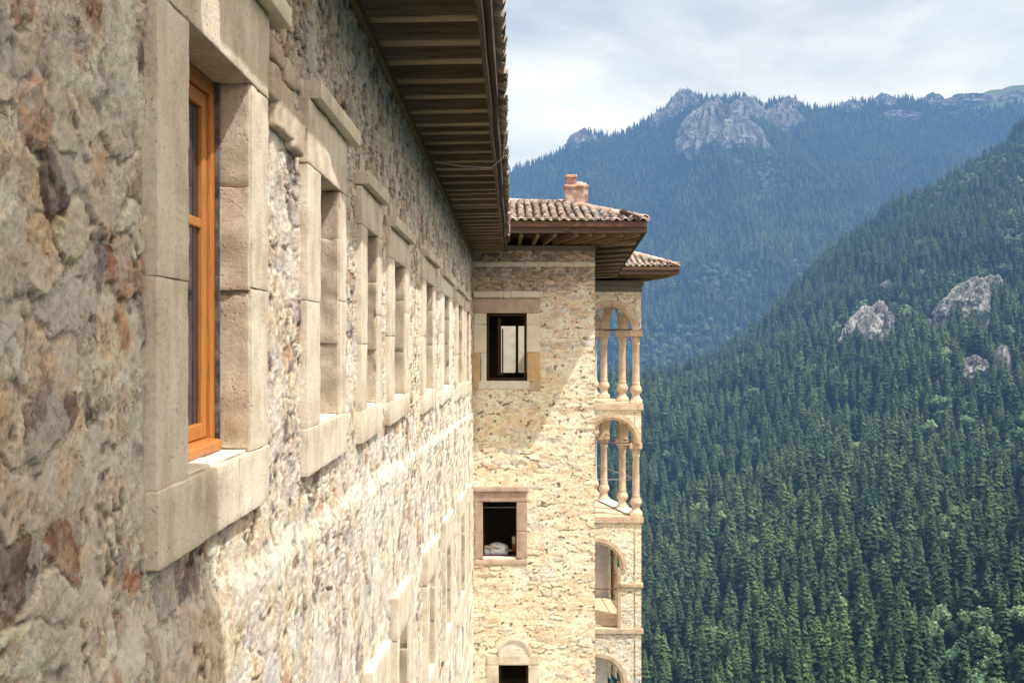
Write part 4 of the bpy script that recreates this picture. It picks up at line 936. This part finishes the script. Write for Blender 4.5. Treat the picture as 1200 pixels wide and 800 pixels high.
F_ = M['crag']
def crag(px, py, w, h, seed, label, **kw):
    x, y, z = hit(px, py+h*.45); y = min(y, 4280.); u = (px-600)/F; y = y if z > -1e3 else 4200
    return rock('rock_crag', px, py, w, h, label, 'crag', F_, seed, near=(u*y, y, (400-(py+h*.42))/F*y), **kw)
crag(843, 136, 60, 56, 31, 'largest pale pyramid shaped crag on the far skyline', depth=.45, lean=-.1)
crag(868, 148, 42, 38, 32, 'lower right shoulder of the pale pyramid crag on the far mountain', depth=.4, lean=-.25)
crag(874, 124, 34, 34, 33, 'pale crag rising behind the right side of the pyramid crag', depth=.4)
crag(802, 114, 28, 28, 34, 'rounded crag standing on the skyline left of the pyramid crag', depth=.5)
crag(778, 134, 22, 20, 35, 'small pale crag on the slope below the rounded skyline crag', depth=.5)
crag(916, 134, 40, 40, 36, 'wide pale crag right of the pyramid crag group', depth=.4, lean=.1)
crag(926, 119, 18, 16, 37, 'rounded knob on top of the wide pale crag', depth=.5)
crag(684, 158, 26, 18, 38, 'low cliff edge at the left shoulder of the far mountain', depth=.5)
crag(1000, 122, 26, 14, 39, 'small crag on the skyline right of the saddle', depth=.5)
crag(1036, 114, 20, 14, 40, 'dark knob crag beside the rounded rock slab', depth=.5)
crag(1056, 133, 46, 12, 43, 'low wide pale rock slab beneath the skyline ridge', depth=.5, noise=.7)
crag(1094, 113, 20, 12, 44, 'small crag where the grassy ridge begins', depth=.5)
crag(1140, 114, 56, 13, 45, 'long low rock band under the grassy summit ridge', depth=.4)
crag(1190, 110, 26, 12, 46, 'pale rock at the end of the grassy summit ridge', depth=.4)

# ================================================================== FOREST
def conifer(seed, tiers, per, sub=True, mat='needle'):
    """unit-height spruce crown: drooping jagged boughs round a dark core; bark trunk separate"""
    r_ = random.Random(seed); V = []; T_ = []; C = []
    Rm = r_.uniform(.14, .185)
    def tri(a, b, c, k):
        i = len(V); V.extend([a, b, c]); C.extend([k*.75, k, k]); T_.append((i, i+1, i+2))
    nb = tiers*per
    for t in range(nb):
        f = ((t+r_.uniform(-2, 2))/nb); f = min(max(f, 0), 1)**.92; z = .08+.88*f; lump = 1+.28*math.sin(t*2.399*3+seed)+r_.uniform(-.15, .15)
        R = Rm*(1-f)**.62*lump+.010; a = t*2.39996+r_.uniform(-.5, .5); L = R*r_.uniform(.75, 1.15); w = R*r_.uniform(.30, .48)+.006; dr = L*r_.uniform(.1, .7)
        ca, sa = math.cos(a), math.sin(a); kz = r_.uniform(.62, 1.3)
        root = (ca*R*.15, sa*R*.15, z+.03*(1-f)+.012); tip = (ca*L, sa*L, z-dr)
        mid = (ca*L*.6, sa*L*.6, z-dr*.2+r_.uniform(.0, .02))
        l = (mid[0]-sa*w, mid[1]+ca*w, mid[2]-w*r_.uniform(.2, 1.)); q = (mid[0]+sa*w, mid[1]-ca*w, mid[2]-w*r_.uniform(.2, 1.))
        tri(root, l, mid, kz*.8); tri(root, mid, q, kz*.8); tri(mid, l, tip, kz*1.1); tri(mid, tip, q, kz*1.15)
        if sub:
            for s in (-1, 1):
                b = (ca*L*.75-sa*w*1.2*s, sa*L*.75+ca*w*1.2*s, z-dr*.9+r_.uniform(-.012, .02)); tri(mid, b, (ca*L*.95-sa*w*.3*s, sa*L*.95+ca*w*.3*s, z-dr*.5), kz*1.05)
    n0 = len(V); mseg = 7; base = []
    for k in range(mseg): V.append((math.cos(6.283*k/mseg)*Rm*.62, math.sin(6.283*k/mseg)*Rm*.62, .09)); C.append(.35)
    V.append((0, 0, .93)); C.append(.45)
    for k in range(mseg): T_.append((n0+k, n0+(k+1) % mseg, n0+mseg))
    V.extend([(.006, 0, .9), (-.006, .004, .9), (0, 0, 1.0)]); C.extend([1, 1, 1.1]); T_.append((len(V)-3, len(V)-2, len(V)-1))
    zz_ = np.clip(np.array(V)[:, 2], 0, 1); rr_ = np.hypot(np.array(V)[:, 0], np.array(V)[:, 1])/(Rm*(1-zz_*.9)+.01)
    C = (np.array(C)*(.25+.95*zz_**.8)*(.45+.65*np.clip(rr_, 0, 1)))[:, None]*np.ones(3)  # self-shade painted into the crown: darker low down and near the trunk
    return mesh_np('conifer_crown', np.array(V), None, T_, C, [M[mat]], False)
def broadleaf(seed, nleaf=520):
    r_ = np.random.default_rng(seed); cl = [(r_.uniform(-.2, .2), r_.uniform(-.2, .2), r_.uniform(.42, .82), r_.uniform(.16, .27)) for _ in range(8)]
    cl[0] = (0, 0, .62, .30)
    V = []; T_ = []; C = []
    for i in range(nleaf):
        c = cl[r_.integers(len(cl))]; d = r_.normal(size=3); d /= np.linalg.norm(d); p = np.array(c[:3])+d*c[3]*r_.uniform(.75, 1.05)
        a = r_.normal(size=3); a -= a.dot(d)*d*.6; a /= np.linalg.norm(a); b = np.cross(a, d+.3*r_.normal(size=3)); b /= np.linalg.norm(b)+1e-6; s = r_.uniform(.035, .065)
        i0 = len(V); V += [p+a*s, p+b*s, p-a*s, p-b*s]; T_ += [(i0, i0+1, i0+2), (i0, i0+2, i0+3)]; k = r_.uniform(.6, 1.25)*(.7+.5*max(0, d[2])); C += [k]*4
    import bmesh
    for c in cl:
        bm = bmesh.new(); bmesh.ops.create_icosphere(bm, subdivisions=2, radius=c[3]*.82); i0 = len(V)
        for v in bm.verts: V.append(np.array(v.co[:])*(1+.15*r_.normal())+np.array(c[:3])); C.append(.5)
        for f in bm.faces: T_.append(tuple(i0+v.index for v in f.verts))
        bm.free()
    return mesh_np('broadleaf_crown', np.array(V), None, T_, np.array(C)[:, None]*np.ones(3), [M['broad']], False)
con = [conifer(s, 15, 8) for s in range(5)]
conlow = [conifer(s+20, 7, 6, False, 'needle_far') for s in range(3)]
brd = [broadleaf(s) for s in range(3)]
mb = MB(); mb.lathe([(.014, -.06), (.012, .1), (.006, .6), (.002, .9)], 0, 0, 6); trunk_c = mesh_np('conifer_trunk', np.concatenate(mb.v), np.concatenate(mb.q), None, None, [M['bark']])
mb = MB(); mb.lathe([(.03, -.06), (.022, .2), (.012, .6)], 0, 0, 6); trunk_b = mesh_np('broadleaf_trunk', np.concatenate(mb.v), np.concatenate(mb.q), None, None, [M['bark']])

def scatter(n, y0, y1, u0, u1, spacing_y, seed):
    """points uniform over ground between two distances"""
    r = np.random.default_rng(seed); y = np.sqrt(r.uniform(y0**2, y1**2, n)); u = r.uniform(u0, u1, n); return u*y, y
def thin(x, y, cell, seed):
    """keep at most one tree per jittered cell"""
    k = np.floor(x/cell).astype(np.int64)*100003+np.floor(y/cell).astype(np.int64); _, i = np.unique(k, return_index=True); return x[i], y[i]
def clearmask(x, y):
    keep = np.ones(len(x), bool)
    for (cx, cy, w, dep, front) in clear:
        dx = (x-cx)/w; dy = (y-cy); keep &= ~((np.abs(dx) < 1) & (dy < dep*.5) & (dy > -front*np.sqrt(np.maximum(0, 1-dx*dx*.7))))
    return keep
x, y = scatter(90000, 560, 2250, -.02, .60, 0, 1); x, y = thin(x, y, 10.8, 2)
x = x+rng.uniform(-1.5, 1.5, len(x)); y = y+rng.uniform(-1.5, 1.5, len(y))
yc = np.interp(x, CX, CY); ok = (y < yc+90) & clearmask(x, y) & (near_h(x, y) > far_h(x, y)+2); gap = fbm2(x/70, y/70, 3, 61) > -.62; ok &= gap
x, y = x[ok], y[ok]; z = height(x, y)
bn = fbm2(x/110., y/160., 3, 62)+rng.uniform(-.35, .35, len(x)); isb = (bn > .50) | (rng.uniform(0, 1, len(x)) < .02)
sc_ = rng.uniform(20, 40, len(x))*(1+.20*fbm2(x/200, y/200, 2, 63)); sc_[isb] = rng.uniform(14, 22, isb.sum())
sc_ = sc_*np.interp(y, [700, 2200], [1., .9])
px, pv = 600+F*x/y, 400-F*(z+sc_*.6)/y
vis = (px > 765) & (px < 1196) & (pv < 792)
order = np.argsort(y/sc_); indiv = np.zeros(len(x), bool)
ci = [i for i in order if vis[i] and not isb[i]][:300]; bi = [i for i in order if vis[i] and isb[i]][:120]
indiv[ci] = True; indiv[bi] = True
crown_src = {}
def make_tree(name, crown, trunk, label, cat, group):
    t = empty(name); tag(t, label, cat, group); c = link('crown', crown, t); link('trunk', trunk, t); return t, c
for k, i in enumerate(ci):
    v = k % 5
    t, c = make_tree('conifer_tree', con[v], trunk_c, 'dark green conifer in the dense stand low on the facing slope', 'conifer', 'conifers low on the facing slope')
    t.location = (x[i], y[i], z[i]-.5); t.rotation_euler.z = rng.uniform(0, 6.28); s = sc_[i]; w = s*rng.uniform(.9, 1.25); t.scale = (w, w, s)
    crown_src.setdefault(('c', v), c)
for k, i in enumerate(bi):
    v = k % 3
    t, c = make_tree('broadleaf_tree', brd[v], trunk_b, 'pale green rounded broadleaf tree tucked among the dark conifers', 'tree', 'broadleaf trees scattered among the conifers')
    t.location = (x[i], y[i], z[i]-.5); t.rotation_euler.z = rng.uniform(0, 6.28); s = sc_[i]; t.scale = (s*1.15, s*1.15, s)
    crown_src.setdefault(('b', v), c)
for v in range(3):   # light-weight distant trees, standing on the crest of the near slope
    xx = (620., 760., 900.)[v]; yy = float(np.interp(xx, CX, CY))-12; zz = float(height(np.array([xx]), np.array([yy]))[0])
    t, c = make_tree('conifer_tree', conlow[v], trunk_c, ('tall dark conifer standing up from the crest line of the near slope', 'lone pointed conifer on the crest where the far valley shows behind', 'dark conifer high on the crest near the edge of the picture')[v], 'conifer', None)
    t.location = (xx, yy, zz-.5); t.scale = (30, 30, 31); crown_src[('l', v)] = c
def forest(name, x, y, z, sc_, var, srcs, label, wide=(.9, 1.25)):
    me = bpy.data.meshes.new(name); n = len(x); me.vertices.add(n); me.vertices.foreach_set('co', np.stack([x, y, z-.5], -1).astype(np.float32).ravel())
    def at(nm, typ, data, key='value'):
        a = me.attributes.new(nm, typ, 'POINT'); a.data.foreach_set(key, data.ravel())
    rot = np.stack([rng.uniform(-.05, .05, n), rng.uniform(-.05, .05, n), rng.uniform(0, 6.28, n)], -1).astype(np.float32); at('rot', 'FLOAT_VECTOR', rot, 'vector')
    w = sc_*rng.uniform(*wide, n); at('sca', 'FLOAT_VECTOR', np.stack([w, w, sc_], -1).astype(np.float32), 'vector'); at('variant', 'INT', var.astype(np.int32))
    o = link(name, me); tag(o, label, 'forest', None, 'stuff')
    ng = bpy.data.node_groups.new(name+'_nodes', 'GeometryNodeTree')
    ng.interface.new_socket('Geometry', in_out='INPUT', socket_type='NodeSocketGeometry'); ng.interface.new_socket('Geometry', in_out='OUTPUT', socket_type='NodeSocketGeometry')
    gi, go, jn = ng.nodes.new('NodeGroupInput'), ng.nodes.new('NodeGroupOutput'), ng.nodes.new('GeometryNodeJoinGeometry')
    def named(nm, dt):
        q = ng.nodes.new('GeometryNodeInputNamedAttribute'); q.data_type = dt; q.inputs[0].default_value = nm; return q.outputs[0]
    rv, sv, vv = named('rot', 'FLOAT_VECTOR'), named('sca', 'FLOAT_VECTOR'), named('variant', 'INT')
    for k, ob in enumerate(srcs):
        ip = ng.nodes.new('GeometryNodeInstanceOnPoints'); oi = ng.nodes.new('GeometryNodeObjectInfo'); oi.inputs[0].default_value = ob; oi.inputs[1].default_value = True
        cm = ng.nodes.new('FunctionNodeCompare'); cm.data_type = 'INT'; cm.operation = 'EQUAL'
        ia = [q for q in cm.inputs if q.type == 'INT']; ng.links.new(vv, ia[0]); ia[1].default_value = k
        ng.links.new(gi.outputs[0], ip.inputs['Points']); ng.links.new(cm.outputs[0], ip.inputs['Selection']); ng.links.new(oi.outputs['Geometry'], ip.inputs['Instance'])
        ng.links.new(rv, ip.inputs['Rotation']); ng.links.new(sv, ip.inputs['Scale']); ng.links.new(ip.outputs[0], jn.inputs[0])
    ng.links.new(jn.outputs[0], go.inputs[0]); md = o.modifiers.new('scatter', 'NODES'); md.node_group = ng; return o
r = ~indiv
mC = r & ~isb; mB = r & isb
forest('conifer_forest', x[mC], y[mC], z[mC], sc_[mC], rng.integers(0, 5, mC.sum()), [crown_src[('c', v)] for v in range(5)], 'dense dark conifer forest covering the facing slope')
forest('broadleaf_woods', x[mB], y[mB], z[mB], sc_[mB], rng.integers(0, 3, mB.sum()), [crown_src[('b', v)] for v in range(3)], 'pale green broadleaf trees scattered through the facing slope', (1.0, 1.3))
nN = len(x)
x, y = scatter(150000, 1750, 4400, -.03, .56, 0, 11); x, y = thin(x, y, 14.5, 3); x = x+rng.uniform(-3, 3, len(x)); y = y+rng.uniform(-3, 3, len(y))
z = height(x, y); lim = 1130+90*fbm2(x/300, y/300, 3, 71)
yc = np.interp(x, CX, CY)
ok = (far_h(x, y) > near_h(x, y)+1) & clearmask(x, y) & (z < lim) & (fbm2(x/120, y/120, 3, 72) > -.6) & ~((z+np.clip((x-1430)*1.2, 0, 230)+50*fbm2(x/110, y/110, 3, 75)) > 1080)
x, y, z = x[ok], y[ok], z[ok]; bn = fbm2(x/190, y/190, 3, 73)+rng.uniform(-.3, .3, len(x)); isb = (bn > np.interp(y, [1800, 2500, 3400], [.05, .38, .75]))
s = rng.uniform(21, 38, len(x)); s[isb] = rng.uniform(14, 22, isb.sum())
forest('far_conifer_forest', x[~isb], y[~isb], z[~isb], s[~isb], rng.integers(0, 3, (~isb).sum()), [crown_src[('l', v)] for v in range(3)], 'hazy blue conifer forest on the far mountainside', (.95, 1.35))
forest('far_broadleaf_woods', x[isb], y[isb], z[isb], s[isb], rng.integers(0, 3, isb.sum()), [crown_src[('b', v)] for v in range(3)], 'hazy pale broadleaf woods low on the far mountainside', (1.0, 1.3))
print('trees', nN, len(x))

# ================================================================== SKY, SUN, CAMERA
sun_dir = Vector((2.75, -1.6, 5.35)).normalized()
el = math.asin(sun_dir.z); az = math.atan2(sun_dir.x, sun_dir.y)
w = bpy.data.worlds.new('World'); sc.world = w; w.use_nodes = True; nt = w.node_tree; nt.nodes.clear()
N = nt.nodes.new; L = nt.links.new
sky = N('ShaderNodeTexSky'); sky.sky_type = 'NISHITA'; sky.sun_disc = False; sky.sun_elevation = el; sky.sun_rotation = az; sky.altitude = 1200; sky.air_density = 1.0; sky.dust_density = 1.0; sky.ozone_density = 1.0
tc = N('ShaderNodeTexCoord'); mp = N('ShaderNodeMapping'); mp.inputs['Scale'].default_value = (1.0, 1.0, 3.0); mp.inputs['Location'].default_value = (.35, .2, .1); L(tc.outputs['Generated'], mp.inputs[0])
n1 = N('ShaderNodeTexNoise'); n1.inputs['Scale'].default_value = 3.2; n1.inputs['Detail'].default_value = 7; n1.inputs['Roughness'].default_value = .55; n1.inputs['Distortion'].default_value = .4; L(mp.outputs[0], n1.inputs['Vector'])
rp = N('ShaderNodeValToRGB'); rp.color_ramp.elements[0].position = .36; rp.color_ramp.elements[0].color = (.55, .55, .55, 1); rp.color_ramp.elements[1].position = .62; rp.color_ramp.elements[1].color = (1, 1, 1, 1); L(n1.outputs[0], rp.inputs[0])
n2 = N('ShaderNodeTexNoise'); n2.inputs['Scale'].default_value = 5.5; n2.inputs['Detail'].default_value = 6; L(mp.outputs[0], n2.inputs['Vector'])
cr = N('ShaderNodeValToRGB'); cr.color_ramp.elements[0].position = .35; cr.color_ramp.elements[0].color = (7.3, 8.1, 8.6, 1); cr.color_ramp.elements[1].position = .65; cr.color_ramp.elements[1].color = (9.8, 9.9, 9.8, 1); L(n2.outputs[0], cr.inputs[0])
mx = N('ShaderNodeMix'); mx.data_type = 'RGBA'; L(rp.outputs[0], mx.inputs[0]); L(sky.outputs[0], mx.inputs[6]); L(cr.outputs[0], mx.inputs[7])
dp = N('ShaderNodeVectorMath'); dp.operation = 'DOT_PRODUCT'; L(tc.outputs['Generated'], dp.inputs[0]); dp.inputs[1].default_value = tuple(Vector((.72, -.12, .68)).normalized())
gr = N('ShaderNodeValToRGB'); gr.color_ramp.elements[0].position = .34; gr.color_ramp.elements[0].color = (.40, .40, .40, 1); gr.color_ramp.elements[1].position = .85; gr.color_ramp.elements[1].color = (1.12, .93, .70, 1); L(dp.outputs['Value'], gr.inputs[0])
m3 = N('ShaderNodeVectorMath'); m3.operation = 'MULTIPLY'; L(mx.outputs[2], m3.inputs[0]); L(gr.outputs[0], m3.inputs[1])
m4 = N('ShaderNodeVectorMath'); m4.operation = 'SCALE'; L(m3.outputs[0], m4.inputs[0]); m4.inputs['Scale'].default_value = 2.0
bg = N('ShaderNodeBackground'); bg.inputs[1].default_value = .15; L(m4.outputs[0], bg.inputs[0]); wo = N('ShaderNodeOutputWorld'); L(bg.outputs[0], wo.inputs[0])
ld = bpy.data.lights.new('Sun', 'SUN'); ld.energy = 5.0; ld.angle = math.radians(.5); ld.color = (1, .97, .92); lo = link('Sun', ld); lo.rotation_euler = sun_dir.to_track_quat('Z', 'Y').to_euler()
cd = bpy.data.cameras.new('Camera'); cam = link('Camera', cd); cam.rotation_euler = (math.radians(90), 0, 0); cam.location = (0, 0, 0)
cd.sensor_width = 36; cd.lens = 36*F/1200; cd.clip_start = .05; cd.clip_end = 30000
cd.dof.use_dof = True; cd.dof.focus_distance = 24; cd.dof.aperture_fstop = 15
sc.camera = cam
sc.view_settings.view_transform = 'Standard'; sc.view_settings.look = 'None'; sc.view_settings.exposure = 0; sc.view_settings.gamma = 1
sc.render.engine = 'CYCLES'; sc.cycles.max_bounces = 5; sc.cycles.diffuse_bounces = 4; sc.cycles.glossy_bounces = 2; sc.cycles.caustics_reflective = False; sc.cycles.caustics_refractive = False
sc.cycles.use_denoising = True
